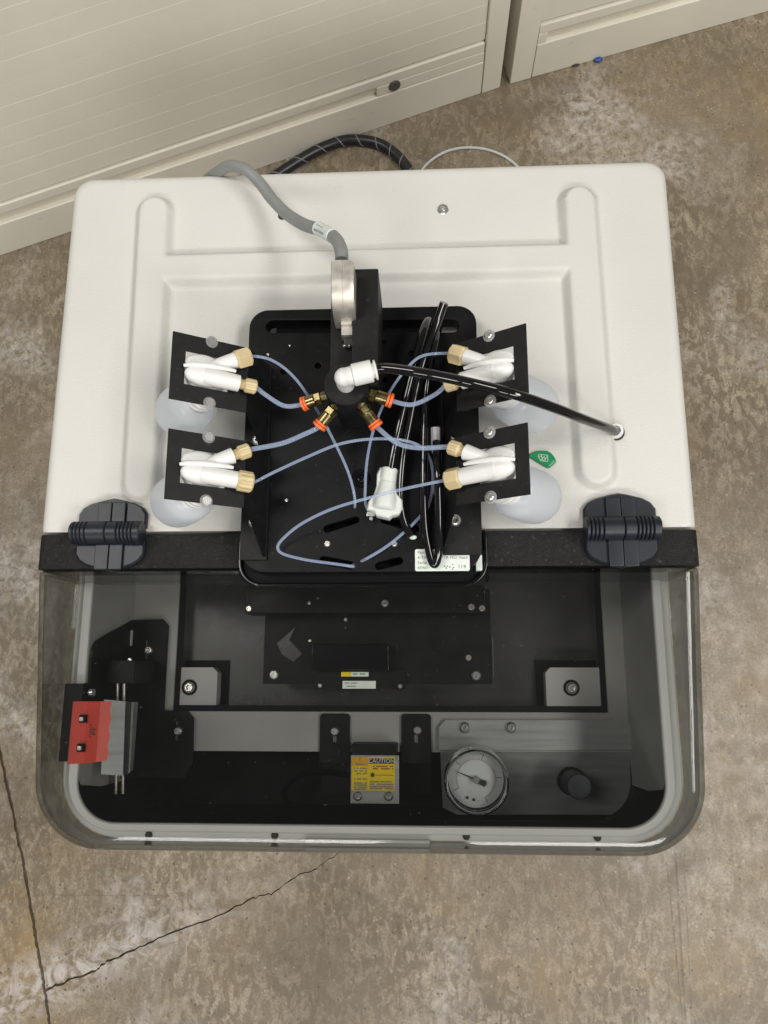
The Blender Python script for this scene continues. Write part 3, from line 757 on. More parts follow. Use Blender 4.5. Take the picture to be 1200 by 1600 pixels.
# elbow
ec = (-0.0043, 0.0777, 0.6720)
EZ = 0.6805
ea = Vector((ec[0], ec[1], EZ)); eb_ = Vector((0.0163, 0.0824, 0.6805)); ed = (eb_ - ea); ed.z = 0; ed.normalize()
g = G(); g.lathe([(0.0052, 0.6685), (0.0056, 0.672), (0.0056, EZ)], 24, T(ea.x, ea.y, 0))
g.ball((ea.x, ea.y, EZ), 0.0058, 0.0058, 0.0058, n=24, m=14)
Xe = axis(ea, ea + ed)
g.lathe([(0.0056, 0), (0.0056, 0.0065)], 24, Xe)
el = obj('elbow_fitting', g, 'white', head)
obj('elbow_collar', G().lathe([(0.0058, 0.0050), (0.0067, 0.0056), (0.0067, 0.0165), (0.0062, 0.0170), (0.0046, 0.0170), (0.0046, 0.0190)], 28, Xe), 'white', el)
obj('release_ring', G().lathe([(0.0036, 0.0180), (0.0060, 0.0186), (0.0060, 0.0196), (0.0036, 0.0200)], 28, Xe), 'white', el)
# brass push-in fittings
FT = []
for hx, cl in (((-0.0201, 0.0732, 0.6600), (-0.0328, 0.0699, 0.6570)), ((-0.0128, 0.0660, 0.6600), (-0.0226, 0.0551, 0.6560)), ((0.0049, 0.0665, 0.6600), (0.0141, 0.0545, 0.6560)), ((0.0088, 0.0751, 0.6600), (0.0236, 0.0710, 0.6570))):
    h_, c_ = Vector(hx), Vector(cl); L_ = (c_ - h_).length; X = axis(h_, c_)
    g = G(); g.lathe([(0.0030, -0.0035), (0.0030, 0.0)], 12, X)
    g.lathe([(0.0036, 0), (0.0043, 0.0005), (0.0043, 0.0040), (0.0038, 0.0046)], 6, X)
    g.lathe([(0.0038, 0.0046), (0.0040, 0.0052), (0.0040, L_ * .72), (0.0036, L_ * .74)], 24, X)
    f = obj('push_fitting', g, 'brass', head, 0.5)
    g = G(); g.lathe([(0.0032, L_ * .72), (0.0044, L_ * .75), (0.0044, L_ * .83), (0.0036, L_ * .85)], 24, X)
    g.lathe([(0.0036, L_ * .85), (0.0046, L_ * .87), (0.0046, L_ * .97), (0.0030, L_)], 24, X)
    obj('release_collet', g, 'orange', f, 0.5)
    FT.append(c_)

# brackets: tilted plate with a window, web, foot
BR = []
def bracket(pb, pf, s):
    """pb, pf: outer corners (back, front) at z = 0.677; s: -1 left, +1 right"""
    yb, yf = pb[1], pf[1]; xo = (pb[0] + pf[0]) / 2; zo, zi = 0.677, 0.650
    Lh = 0.0405; xi = xo - s * Lh
    a = Vector((s * Lh, 0, zo - zi)); L_ = a.length; a.normalize()
    nrm = a.cross(Vector((0, 1, 0))) * (1 if s > 0 else -1)
    if nrm.z < 0: nrm.negate()
    yc, hw = (yb + yf) / 2, (yb - yf) / 2
    X = Matrix(((a.x, 0, nrm.x, xi), (0, 1, 0, yc), (a.z, 0, nrm.z, zi), (0, 0, 0, 1)))
    g = G()
    pp = plate([[(0, -hw), (L_, -hw), (L_, hw), (0, hw)], [(0.0125, -0.0108), (L_ - 0.0085, -0.0108), (L_ - 0.0085, 0.0108), (0.0125, 0.0108)]], -0.0016, 0.0, 0.0002)
    g.add(pp.v, pp.f, X)
    xf = xi - s * 0.0085      # foot of the web on the head plate
    th = 0.0016
    ext = 0.0275 if s < 0 else 0.0255
    web = [(xi, yc + hw, zi - .0008), (xi, yc - hw, zi - .0008), (xf, yc - hw - ext, ZP + .0002), (xf, yc + hw, ZP + .0002)]
    wv = web + [(x - s * th * .2, y, z - .0022) if i < 2 else (x + s * 0.0018, y, z) for i, (x, y, z) in enumerate(web)]
    g.add(wv, [(0, 1, 2, 3), (7, 6, 5, 4), (0, 4, 5, 1), (1, 5, 6, 2), (2, 6, 7, 3), (3, 7, 4, 0)])
    xe = -0.0772 if s < 0 else 0.0788
    ft = [(xf, yc - hw - ext), (xe, yc - hw - ext), (xe, yc + hw), (xf, yc + hw)]
    if s < 0: ft.reverse()
    g.prism(ft, ZP + .0001, ZP + .0022)
    b = obj('filter_bracket', g, 'black_sheet', head, 0.4)
    BR.append((X, L_, s, yc, hw, b))
    for sg in (1, -1):
        loc = X @ Vector((L_ * (0.50 if sg > 0 else 0.49), sg * (hw - 0.0015), 0.0))
        eul = X.to_quaternion().to_euler()
        screw(loc + nrm * 0.0002, 0.0039, b, 'washer', WASHER, eul, h=0.004)
        screw(loc + nrm * 0.0012, 0.0027, b, 'screw', rot=eul)
    return b
bl1 = bracket((-0.1093, 0.1114, 0.6770), (-0.1103, 0.0680, 0.6770), -1)
bl2 = bracket((-0.1087, 0.0491, 0.6770), (-0.1088, 0.0062, 0.6770), -1)
br1 = bracket((0.1025, 0.1114, 0.6770), (0.1045, 0.0661, 0.6770), 1)
br2 = bracket((0.1017, 0.0493, 0.6770), (0.1026, 0.0065, 0.6770), 1)
for q, b in (((-0.0677, 0.0590, 0.6210), bl1), ((-0.0682, 0.0034, 0.6210), bl2), ((0.0701, 0.0813, 0.6210), br1), ((0.0620, 0.0035, 0.6210), br2), ((0.0596, 0.0558, 0.6210), br2)):
    screw((q[0], q[1], ZP + .0022), 0.0040, b)

# ------------------------------------------------------------------ filter capsules in the brackets
NUTS = {}
def nut_geo(r, L_, n=20, hexed=False):
    g = G()
    k_ = 6 if hexed else n
    def ring(rr, z):
        out = []
        for k in range(48):
            a = 2 * PI * k / 48
            if hexed: q = rr * (math.cos(PI / 6) / math.cos((a % (PI / 3)) - PI / 6)) * 1.06
            else: q = rr * (1 + 0.035 * (1 if (k // 2) % 2 else -1))
            out.append((q * math.cos(a), q * math.sin(a), z))
        return out
    def circ(rr, z): return [(rr * math.cos(2 * PI * k / 48), rr * math.sin(2 * PI * k / 48), z) for k in range(48)]
    g.rings([circ(r * .84, 0), ring(r, L_ * .12), ring(r, L_ * .90), circ(r * .86, L_), circ(r * .46, L_), circ(r * .40, L_ * .55)])
    return g
def capsule(i, label, upper_big, hexed):
    X, L_, s, yc, hw, b = BR[i]
    base = X @ Vector((L_ * .52, 0, 0))
    t = thing('filter_capsule', label, 'filter', tuple(base), 'filter capsules held in the brackets')
    C = X @ T(L_ * .52, -0.0005, 0)
    nx = C.to_3x3()
    # body below the plate (local z is the plate's upward normal)
    dv = Vector((s * 0.030, 0.002, -0.043)); st = base + Vector((0, -0.0120, 0)); D = axis(st, st + dv)
    body = [(0.0098, 0.0190), (0.0124, 0.0205), (0.0150, 0.0235), (0.0165, 0.0275), (0.0172, 0.0330), (0.0176, 0.0430), (0.0176, 0.0515), (0.0172, 0.0555), (0.0158, 0.0602), (0.0131, 0.0642), (0.0093, 0.0670), (0.0047, 0.0685), (0.0, 0.0688)]
    obj('capsule_body', G().lathe(body, 40, D, capped=False), 'bottle', t, 1.2)
    obj('shoulder', G().lathe([(0.0080, 0.0048), (0.0090, 0.0070), (0.0103, 0.0074), (0.0103, 0.0096), (0.0094, 0.0100), (0.0094, 0.0120), (0.0104, 0.0124), (0.0104, 0.0146), (0.0094, 0.0150), (0.0094, 0.0176), (0.0100, 0.0194)], 36, D, capped=False), 'white', t)
    # white moulded head poking through the window
    g = G()
    g.lathe([(0.0135, -0.0062), (0.0135, -0.0042), (0.0128, -0.0034), (0.0112, -0.0032), (0.0108, -0.0020), (0.0096, -0.0018), (0.0092, -0.0028), (0, -0.0028)], 40, C)
    a0 = L_ * .52
    def loc(a, bb, n): return tuple(X @ Vector((a, bb, n)))
    # upper branch: low swelling with a slanted round port
    p1 = [loc(a0 - .0005, .0020, .0030), loc(a0 - .006, .0046, .0044), loc(a0 - .0145, .0086, .0062)]
    g.tube(p1, 0.0050, 20, 6, rfun=lambda f: 0.74 + 0.26 * f)
    g.ball((a0 + .0035, .0034, 0.0006), 0.0118, 0.0066, 0.0040, X, 24, 14)
    # lower branch: long flat tongue ending in a straight round port
    p2 = [loc(a0 + .004, -.0046, .0034), loc(a0 - .006, -.0054, .0050), loc(a0 - .0175, -.0062, .0062)]
    g.tube(p2, 0.0056, 20, 6, rfun=lambda f: 1.0 - 0.06 * f)
    g.ball((a0 + .0030, -.0042, 0.0024), 0.0128, 0.0066, 0.0058, X, 24, 14)
    # leaf-shaped seam between the branches
    rid = [loc(a0 + .0165, -.0004, .0030), loc(a0 + .0120, .0002, .0055), loc(a0 + .003, .0008, .0072), loc(a0 - .007, .0010, .0080), loc(a0 - .0145, .0006, .0082)]
    g.tube(rid, 0.0019, 10, 6, rfun=lambda f: 0.35 + 0.65 * math.sin(PI * min(1, 0.1 + f * .8)))
    obj('moulded_head', g, 'white', t, 0.8)
    ends = []
    for (pa, pb_), big in (((p1[-2], p1[-1]), upper_big), ((p2[-2], p2[-1]), not upper_big)):
        d = (Vector(pb_) - Vector(pa)).normalized(); e = Vector(pb_)
        if big:
            r, L2, st = 0.0062, 0.0098, 0.0002
        else:
            r, L2, st = 0.0044, 0.0075, 0.0036
        Xn = axis(e + d * st, e + d * (st + 1))
        key = (r, hexed and big)
        nt = obj('end_nut', G().add(*(lambda q: (q.v, q.f))(nut_geo(r, L2, hexed=key[1])), Xn), 'peek', t, 0.4)
        if not big:
            gg = G(); Xt = axis(e - d * .001, e + d)
            gg.lathe([(0.0030 + (0.0004 if k % 2 else 0), 0.0005 * k) for k in range(10)], 20, Xt)
            obj('thread', gg, 'peek', nt)
        ends.append(e + d * (st + L2 * .6)); ends.append(d)
    return ends
E1 = capsule(0, 'filter capsule in the rear left bracket, large plain nut above small ribbed nut', True, True)
E2 = capsule(1, 'filter capsule in the front left bracket, small nut above a large ribbed nut', False, False)
E3 = capsule(2, 'filter capsule in the rear right bracket, crossed by the thick black tube', True, True)
E4 = capsule(3, 'filter capsule in the front right bracket, beside the green tag', False, True)

# ------------------------------------------------------------------ tubes
def tube(label, pts, r, m='tube', cat='tube', name='clear_tube', group='clear tubes on the head', n=12):
    return solo(name, G().tube(pts, r, n, 8), m, label, cat, group, base=pts[0])
def E(v): return tuple(v)
def ahead(e, d, k): return tuple(Vector(e) + Vector(d) * k)
tube('thin clear tube from the rear left large nut to the left plate slot', [E(E1[0]), ahead(E1[0], E1[1], .004), (-0.0527, 0.1000, 0.6560), (-0.0389, 0.0898, 0.6520), (-0.0252, 0.0707, 0.6450), (-0.0147, 0.0516, 0.6380), (-0.0067, 0.0346, 0.6300), (-0.0028, 0.0196, 0.6220), (-0.0035, 0.0085, 0.6120)], 0.0009)
tube('thick clear tube from the rear left small nut to an orange collet', [E(E1[2]), ahead(E1[2], E1[3], .003), (-0.0560, 0.0770, 0.6560), (-0.0441, 0.0696, 0.6560), E(FT[0]), tuple(FT[0] + Vector((0.006, 0.002, 0.001)))], 0.00140)
tube('thick clear tube from the front left small nut to an orange collet', [E(E2[0]), ahead(E2[0], E2[1], .004), (-0.0452, 0.0455, 0.6550), (-0.0326, 0.0506, 0.6550), E(FT[1]), tuple(FT[1] + Vector((0.003, 0.004, 0.001)))], 0.00148)
tube('thin clear tube from the front left large nut, passing across and down to the front', [E(E2[2]), ahead(E2[2], E2[3], .004), (-0.0492, 0.0284, 0.6520), (-0.0299, 0.0381, 0.6500), (-0.0103, 0.0467, 0.6480), (0.0095, 0.0507, 0.6450), (0.0294, 0.0511, 0.6400), (0.0423, 0.0475, 0.6320), (0.0479, 0.0350, 0.6260), (0.0457, 0.0148, 0.6220), (0.0369, 0.0031, 0.6200), (0.0212, -0.0109, 0.6195), (0.0072, -0.0199, 0.6190), (-0.0071, -0.0253, 0.6110)], 0.00095)
tube('thin clear tube from the rear right large nut to the right plate slot', [E(E3[0]), ahead(E3[0], E3[1], .004), (0.0420, 0.1014, 0.6550), (0.0307, 0.0927, 0.6520), (0.0199, 0.0794, 0.6450), (0.0113, 0.0622, 0.6370), (0.0064, 0.0451, 0.6300), (0.0044, 0.0275, 0.6240), (0.0054, 0.0116, 0.6190), (0.0175, 0.0064, 0.6110)], 0.0009)
tube('thick clear tube from the rear right small nut to an orange collet', [E(E3[2]), ahead(E3[2], E3[3], .003), (0.0498, 0.0766, 0.6530), (0.0358, 0.0694, 0.6550), E(FT[3]), tuple(FT[3] + Vector((-0.006, 0.002, 0.001)))], 0.00140)
tube('thick clear tube from the front right small nut to an orange collet', [E(E4[0]), ahead(E4[0], E4[1], .003), (0.0395, 0.0420, 0.6530), (0.0259, 0.0448, 0.6550), E(FT[2]), tuple(FT[2] + Vector((-0.004, 0.004, 0.001)))], 0.00148)
tube('thin clear tube from the front right large nut, looping left over the plate', [E(E4[2]), ahead(E4[2], E4[3], .003), (0.0335, 0.0163, 0.6560), (0.0101, 0.0115, 0.6520), (-0.0142, 0.0064, 0.6440), (-0.0347, -0.0007, 0.6340), (-0.0481, -0.0090, 0.6260), (-0.0519, -0.0142, 0.6225), (-0.0479, -0.0182, 0.6210), (-0.0331, -0.0218, 0.6195), (-0.0124, -0.0248, 0.6195), (0.0059, -0.0268, 0.6120)], 0.00095)

HG = 'black tubes on the head'
tube('thick black tube arching from the white elbow to the white port', [tuple(ea + ed * .015), tuple(ea + ed * .024), (0.0419, 0.0780, 0.6840), (0.0680, 0.0735, 0.6800), (0.0934, 0.0648, 0.6830), (0.1177, 0.0620, 0.6680), (0.1440, 0.0628, 0.6400), (0.1636, 0.0650, 0.6160), (0.1715, 0.0662, 0.6040)], 0.0031, 'hose', name='black_tube', group=HG, n=18)
tube('black tube with a cut end sticking up, its lower end green tipped', [(0.0559, 0.1326, 0.6640), (0.0511, 0.1220, 0.6550), (0.0437, 0.1053, 0.6460), (0.0386, 0.0887, 0.6400), (0.0334, 0.0657, 0.6320), (0.0290, 0.0435, 0.6270), (0.0272, 0.0230, 0.6240), (0.0279, 0.0085, 0.6225), (0.0303, -0.0004, 0.6210), (0.0340, -0.0069, 0.6200)], 0.0028, 'hose', name='black_tube', group=HG, n=16)
tube('black tube arching out of the long slot into the white coupling', [(0.0441, 0.1371, 0.6020), (0.0471, 0.1390, 0.6220), (0.0457, 0.1360, 0.6310), (0.0426, 0.1250, 0.6380), (0.0379, 0.1063, 0.6400), (0.0324, 0.0857, 0.6370), (0.0277, 0.0672, 0.6340), (0.0234, 0.0489, 0.6310), (0.0204, 0.0327, 0.6280)], 0.0030, 'hose', name='black_tube', group=HG, n=16)
tube('black tube hanging in a tight loop over the id label', [(0.0536, 0.1379, 0.6180), (0.0511, 0.1231, 0.6320), (0.0470, 0.1034, 0.6360), (0.0439, 0.0822, 0.6340), (0.0428, 0.0569, 0.6320), (0.0421, 0.0277, 0.6300), (0.0423, 0.0035, 0.6260), (0.0442, -0.0124, 0.6220), (0.0469, -0.0237, 0.6205), (0.0497, -0.0242, 0.6210), (0.0514, -0.0152, 0.6260), (0.0515, 0.0058, 0.6340), (0.0509, 0.0291, 0.6400), (0.0505, 0.0512, 0.6360)], 0.0026, 'hose', name='black_tube', group=HG, n=16)
# green tip is a wrapped end lying under the tube
q = (0.0348, -0.0074, 0.6200)
solo('tube_plug', G().ball((q[0], q[1], 0.6192), 0.0026, 0.0016, 0.0020), M['whiteink'], 'pale green plug at the end of a black tube', 'plug', base=(q[0], q[1], ZP))
# cable tie block
a, b = (0.0503, 0.0609, 0.6300), (0.0490, 0.0164, 0.6240)
g = G(); g.tube([(0.0499, 0.0619, 0.6320), (0.0501, 0.0488, 0.6300), (0.0505, 0.0473, 0.6280)], 0.0030, 10, 4); g.box((0.0485, 0.0457, 0.6260)[0], (0.0539, 0.0456, 0.6260)[0], (0.0494, 0.0201, 0.6260)[1], (0.0498, 0.0474, 0.6260)[1], 0.6172, 0.6260, 0.0008)
solo('tube_clip', g, 'washer', 'clear plastic clip holding black tubes beside the right brackets', 'clip', base=(0.0506, 0.0353, 0.6170))
# white coupling
t = thing('tube_coupling', 'white plastic quick coupling lying on the head plate', 'coupling', (0.0169, 0.0205, 0.6170))
out = [(0.0141, 0.0376, 0.6260), (0.0257, 0.0353, 0.6260), (0.0244, 0.0281, 0.6260), (0.0244, 0.0213, 0.6260), (0.0256, 0.0187, 0.6260), (0.0285, 0.0153, 0.6260), (0.0285, 0.0099, 0.6260), (0.0264, 0.0061, 0.6260), (0.0219, 0.0053, 0.6260), (0.0199, 0.0033, 0.6260), (0.0117, 0.0054, 0.6260), (0.0104, 0.0080, 0.6260), (0.0055, 0.0093, 0.6260), (0.0063, 0.0143, 0.6260), (0.0096, 0.0185, 0.6260), (0.0116, 0.0248, 0.6260), (0.0120, 0.0333, 0.6260)]
pts = [(p[0], p[1]) for p in out]
area = sum(pts[i][0] * pts[(i + 1) % len(pts)][1] - pts[(i + 1) % len(pts)][0] * pts[i][1] for i in range(len(pts)))
if area < 0: pts.reverse()
cx, cy = sum(p[0] for p in pts) / len(pts), sum(p[1] for p in pts) / len(pts)
def shr(f): return [(cx + (x - cx) * f, cy + (y - cy) * f) for x, y in pts]
g = G(); g.rings([[(x, y, z) for x, y in shr(f)] for f, z in ((0.86, 0.6176), (0.95, 0.6182), (1.0, 0.6200), (1.0, 0.6262), (0.96, 0.6274), (0.90, 0.6280), (0.1, 0.6281))])
Xc = axis((0.0203, 0.0366, 0.6262), (0.0162, 0.0079, 0.6262))
g.lathe([(0.0050, 0.0002), (0.0054, 0.0008), (0.0054, 0.0075), (0.0048, 0.0080), (0.0048, 0.0095), (0.0054, 0.0100), (0.0058, 0.0150), (0.0074, 0.0205), (0.0074, 0.0265), (0.0060, 0.0275)], 28, Xc @ S(1, 1, 1))
obj('coupling_body', g, 'ivory', t, 0.6)
q, w = (0.0054, 0.0078, 0.6250), (0.0108, 0.0065, 0.6250)
obj('latch_tab', G().box(q[0], w[0], q[1] - .0022, q[1] + .0008, 0.6235, 0.6246, 0.0003), 'steel', t)
obj('latch_pin', G().lathe([(0.0011, 0), (0.0011, 0.003)], 12, T((q[0] + w[0]) / 2, q[1] - .0035, 0.6205)), 'steel', t)

# white port in the cover
q = (0.1725, 0.0672, 0.6020)
t = thing('tube_port', 'white round push port on the cover near the right hinge', 'port', (q[0], q[1], 0.600))
obj('port_ring', G().lathe([(0.0052, 0.5998), (0.0052, 0.6040), (0.0044, 0.6056), (0.0030, 0.6056), (0.0030, 0.6030)], 28, T(q[0] - .0008, q[1], 0)), 'white', t)
obj('o_ring', G().lathe([(0.0056, 0.5998), (0.0060, 0.6010), (0.0052, 0.6022)], 28, T(q[0] - .0002, q[1] - .0002, 0)), 'dark_gap', t)
# green tag
q = (0.1223, 0.0488, 0.6030)
ol = [(0.1130, 0.0511, 0.6030), (0.1174, 0.0542, 0.6030), (0.1242, 0.0546, 0.6030), (0.1284, 0.0527, 0.6030), (0.1312, 0.0482, 0.6030), (0.1307, 0.0460, 0.6030), (0.1267, 0.0425, 0.6030), (0.1237, 0.0434, 0.6030), (0.1179, 0.0471, 0.6030)]
pts = [(p[0], p[1]) for p in ol]
t = thing('green_tag', 'glossy green seal with white square emblem, beside the front right capsule', 'tag', (q[0], q[1], 0.600))
cx, cy = sum(p[0] for p in pts) / len(pts), sum(p[1] for p in pts) / len(pts)
if sum(pts[i][0] * pts[(i + 1) % len(pts)][1] - pts[(i + 1) % len(pts)][0] * pts[i][1] for i in range(len(pts))) < 0: pts.reverse()
ps = [(p.x, p.y) for p in catmull([Vector((x, y, 0)) for x, y in pts + [pts[0]]], 4)][:-1]
g = G(); g.rings([[(cx + (x - cx) * f, cy + (y - cy) * f, z) for x, y in ps] for f, z in ((1.0, 0.6002), (1.0, 0.6012), (0.93, 0.6024), (0.80, 0.6027), (0.1, 0.6027))])
obj('seal', g, 'green', t, 1.0)
Xg = T(q[0] + .0001, q[1] + .0003, 0.6029) @ R(-0.12, 'Z')
g = G()
def stroke(g, pts_, w, X):
    for a, b in zip(pts_[:-1], pts_[1:]):
        a, b = Vector((*a, 0)), Vector((*b, 0)); d = (b - a).normalized(); n = Vector((-d.y, d.x, 0)) * w / 2
        a2, b2 = a - d * w * .4, b + d * w * .4
        g.prism([tuple((a2 + n)[:2]), tuple((a2 - n)[:2]), tuple((b2 - n)[:2]), tuple((b2 + n)[:2])], 0, 0.0001, X)
stroke(g, [(-.0028, .0020), (.0030, .0022), (.0034, -.0022), (-.0012, -.0022), (-.0034, .0008), (-.0028, .0020)], .00035, Xg)
stroke(g, [(-.0024, .0006), (-.0010, .0014), (-.0004, -.0006), (.0008, .0010), (.0016, -.0008), (.0024, .0008)], .0004, Xg)
stroke(g, [(-.0010, -.0010), (.0006, -.0016), (.0020, -.0012)], .0004, Xg)
obj('emblem', g, 'whiteink', t)

# ------------------------------------------------------------------ grey cable with metal connector
cz = [(-0.1631, 0.3311, 0.5000), (-0.1286, 0.2918, 0.5700), (-0.1077, 0.2769, 0.6020), (-0.0965, 0.2722, 0.6130), (-0.0841, 0.2644, 0.6180), (-0.0739, 0.2536, 0.6180), (-0.0642, 0.2390, 0.6200), (-0.0517, 0.2215, 0.6280), (-0.0369, 0.2037, 0.6420), (-0.0211, 0.1883, 0.6580), (-0.0117, 0.1746, 0.6700), (-0.0074, 0.1617, 0.6780), (-0.0067, 0.1536, 0.6800)]
t = thing('connector_cable', 'grey cable with a metal shelled connector plugged beside the column', 'cable', (-0.0078, 0.1397, 0.6560))
obj('cable_jacket', G().tube(cz, 0.0042, 18, 8), 'cable', t)
lp = [Vector((-0.0255, 0.1925, 0.6545)), Vector((-0.0202, 0.1872, 0.6590)), Vector((-0.0141, 0.1788, 0.6670))]
lb2 = obj('cable_label', G().tube(lp, 0.0046, 20, 5), 'label', t)
ax = (lp[2] - lp[0]).normalized(); upv = Vector((0.10, -0.55, 0.9)); upv = (upv - ax * upv.dot(ax)).normalized(); sd = ax.cross(upv)
g = G()
for j in range(2):
    for k in range(7):
        c = lp[0].lerp(lp[2], 0.18 + 0.09 * k); an = -0.35 + 0.75 * j
        pos = c + (upv * math.cos(an) - sd * math.sin(an)) * 0.00465; up2 = (pos - c).normalized(); s2 = ax.cross(up2)
        Xm = Matrix(((ax.x, s2.x, up2.x, pos.x), (ax.y, s2.y, up2.y, pos.y), (ax.z, s2.z, up2.z, pos.z), (0, 0, 0, 1)))
        if j == 0: g.box(-.0004, .00045, -.0007, .0007, -.0001, .00008, X=Xm)
        elif k < 5: g.box(-.0003, .0004, -.0004, .0004, -.0001, .00008, X=Xm)
obj('ink_marks', g, 'grey_ink', lb2)
# connector shell: side profile (y, z) extruded along x
sx0, sx1 = (-0.0123, 0.1378, 0.6840)[0], (0.0013, 0.1374, 0.6840)[0]
yB, yF = (-0.0054, 0.1497, 0.6880)[1], (-0.0059, 0.1198, 0.6720)[1]
prof = [(yB, 0.658), (yB, 0.6880)]
y1 = yB - (yB - yF) * .40
prof.append((y1, 0.6880))
for k in range(1, 9):
    a = PI / 2 * k / 8 * .92
    prof.append((y1 - (y1 - yF) * math.sin(a) / math.sin(PI / 2 * .92), 0.6880 - 0.0230 * (1 - math.cos(a))))
prof += [(yF, 0.6575)]
g = G(); ins = [0.0, 0.0006]
cyy = sum(p[0] for p in prof) / len(prof); czz = 0.672
rs = []
for x, f in ((sx0, 0.97), (sx0 + .0007, 1.0), ((sx0 + sx1) / 2 - .0001, 1.0), ((sx0 + sx1) / 2 + .00005, 0.985), ((sx0 + sx1) / 2 + .0002, 1.0), (sx1 - .0022, 1.0), (sx1, 0.93)):
    rs.append([(x, cyy + (y - cyy) * f, czz + (z - czz) * f) for y, z in prof])
g.rings(rs)
obj('connector_shell', g, 'nickel', t, 0.45)
cxx = (sx0 + sx1) / 2
y2, y3 = (-0.0053, 0.1214, 0.6670)[1], (-0.0055, 0.1121, 0.6640)[1]
g = G(); g.box(sx0 + .0042, sx1 - .0005, y3, y2, 0.6560, 0.6645, 0.0004); g.box(sx0 + .0042, sx1 - .0028, y2 - .0035, y2 + .0006, 0.6640, 0.6670, 0.0003)
obj('connector_clamp', g, 'nickel', t)
y4 = (-0.0058, 0.1067, 0.6600)[1]
obj('connector_plug', G().box(sx0 + .0055, sx1 + .0002, y4, y3 - .0002, 0.6562, 0.6605, 0.0005), 'pan', t)
for q in ((-0.0065, 0.1067, 0.6610), (-0.0033, 0.1066, 0.6610), (0.0003, 0.1070, 0.6610)): obj('jack_screw', G().ball((q[0], q[1], 0.6600), 0.0012, 0.0010, 0.0016, n=12, m=8), 'steel', t)

# ------------------------------------------------------------------ inside the hood
# lower dispensing block
t = thing('lower_block', 'black block under the hood, hanging below the dispensing head', 'dispensing block', (0.0052, -0.0669, 0.5000))
a, b = (-0.0899, -0.0495, 0.5450), (0.0858, -0.0254, 0.5450)
u1 = obj('cross_bar', G().box(a[0], b[0], a[1], -0.0255, 0.520, 0.545, 0.0006), 'black', t)
for q, r in (((-0.0867, -0.0462, 0.5450), 0.0025), ((0.0130, -0.0424, 0.5450), 0.0030), ((0.0756, -0.0454, 0.5450), 0.0027), ((0.0834, -0.0463, 0.5450), 0.0026), ((-0.0424, -0.0422, 0.5450), 0.0014)): screw((q[0], q[1], 0.545), r, u1)
a, b = (-0.0799, -0.1004, 0.5280), (0.0916, -0.0486, 0.5280)
u2 = obj('base_plate', G().box(a[0], b[0], a[1], -0.030, 0.518, 0.5195, 0.0004), 'black', t)
u2b = obj('block_body', G().box(a[0], b[0], a[1], -0.0300, 0.470, 0.5178, 0.0006), 'black', t)
for q, r in (((-0.0716, -0.0934, 0.5200), 0.0038), ((0.0797, -0.0938, 0.5200), 0.0038), ((0.0743, -0.0807, 0.5200), 0.0026), ((-0.0450, -0.0683, 0.5200), 0.0014), ((-0.0180, -0.0525, 0.5200), 0.0016)): screw((q[0], q[1], 0.5195), r, u2)
g = G(); g.prism([(p[0], p[1]) for p in ((-0.0563, -0.0582, 0.5210), (-0.0697, -0.0702, 0.5210), (-0.0660, -0.0783, 0.5210), (-0.0571, -0.0840, 0.5210), (-0.0505, -0.0783, 0.5210), (-0.0605, -0.0678, 0.5210))][::-1], 0.5196, 0.5206)
obj('angled_tab', g, 'pan', u2)
a, b = (-0.0416, -0.0902, 0.5340), (0.0153, -0.0713, 0.5340)
obj('reader_housing', G().box(a[0], b[0], a[1], b[1], 0.5196, 0.5340, 0.0008), 'black_gloss', t)
a, b = (-0.0411, -0.1041, 0.5220), (0.0271, -0.0896, 0.5220)
u3 = obj('reader_foot', G().box(a[0], b[0], a[1], b[1], 0.5120, 0.5225, 0.0004), 'black', t)
for q in ((-0.0363, -0.1013, 0.5225), (0.0233, -0.1017, 0.5225)): screw((q[0], q[1], 0.5225), 0.0018, u3)
a, b = (-0.0194, -0.1036, 0.5235), (0.0053, -0.0980, 0.5235)
s1 = obj('sticker', G().box(a[0], b[0], a[1], b[1], 0.5226, 0.5229), 'label', u3)
a2, b2 = (-0.0205, -0.0948, 0.5235), (0.0000, -0.0915, 0.5235)
g = G(); g.box(a2[0] + .0072, b2[0], a2[1], b2[1], 0.5226, 0.5229)
s2 = obj('sticker', g, 'label', u3)
obj('sticker', G().box(a2[0], a2[0] + .0071, a2[1], b2[1], 0.5226, 0.5229), 'yellow', u3)
def print_lines(parent, x0, x1, ys, z, h, m, seed=1, dens=0.75):
    """unreadably small print: short dashes of ink"""
    rnd = random.Random(seed); g = G()
    for y in ys:
        x = x0
        while x < x1:
            w = rnd.uniform(0.0006, 0.00148)
            if rnd.random() < dens: g.box(x, min(x1, x + w), y, y + h, z, z + .00008)
            x += w + 0.0003
    return obj('fine_print', g, m, parent)
print_lines(t, a[0] + .0015, a[0] + .011, [a[1] + .0035, a[1] + .0012], 0.52295, 0.0009, 'grey_ink', 3)
print_lines(t, a2[0] + .009, b2[0] - .001, [a2[1] + .0012], 0.52295, 0.0010, 'grey_ink', 4)
a, b = (0.0880, -0.0656, 0.5200), (0.0929, -0.0951, 0.5200)
obj('edge_strip', G().box(a[0] + .004, a[0] + .0052, b[1], a[1], 0.505, 0.519), 'pan', t)

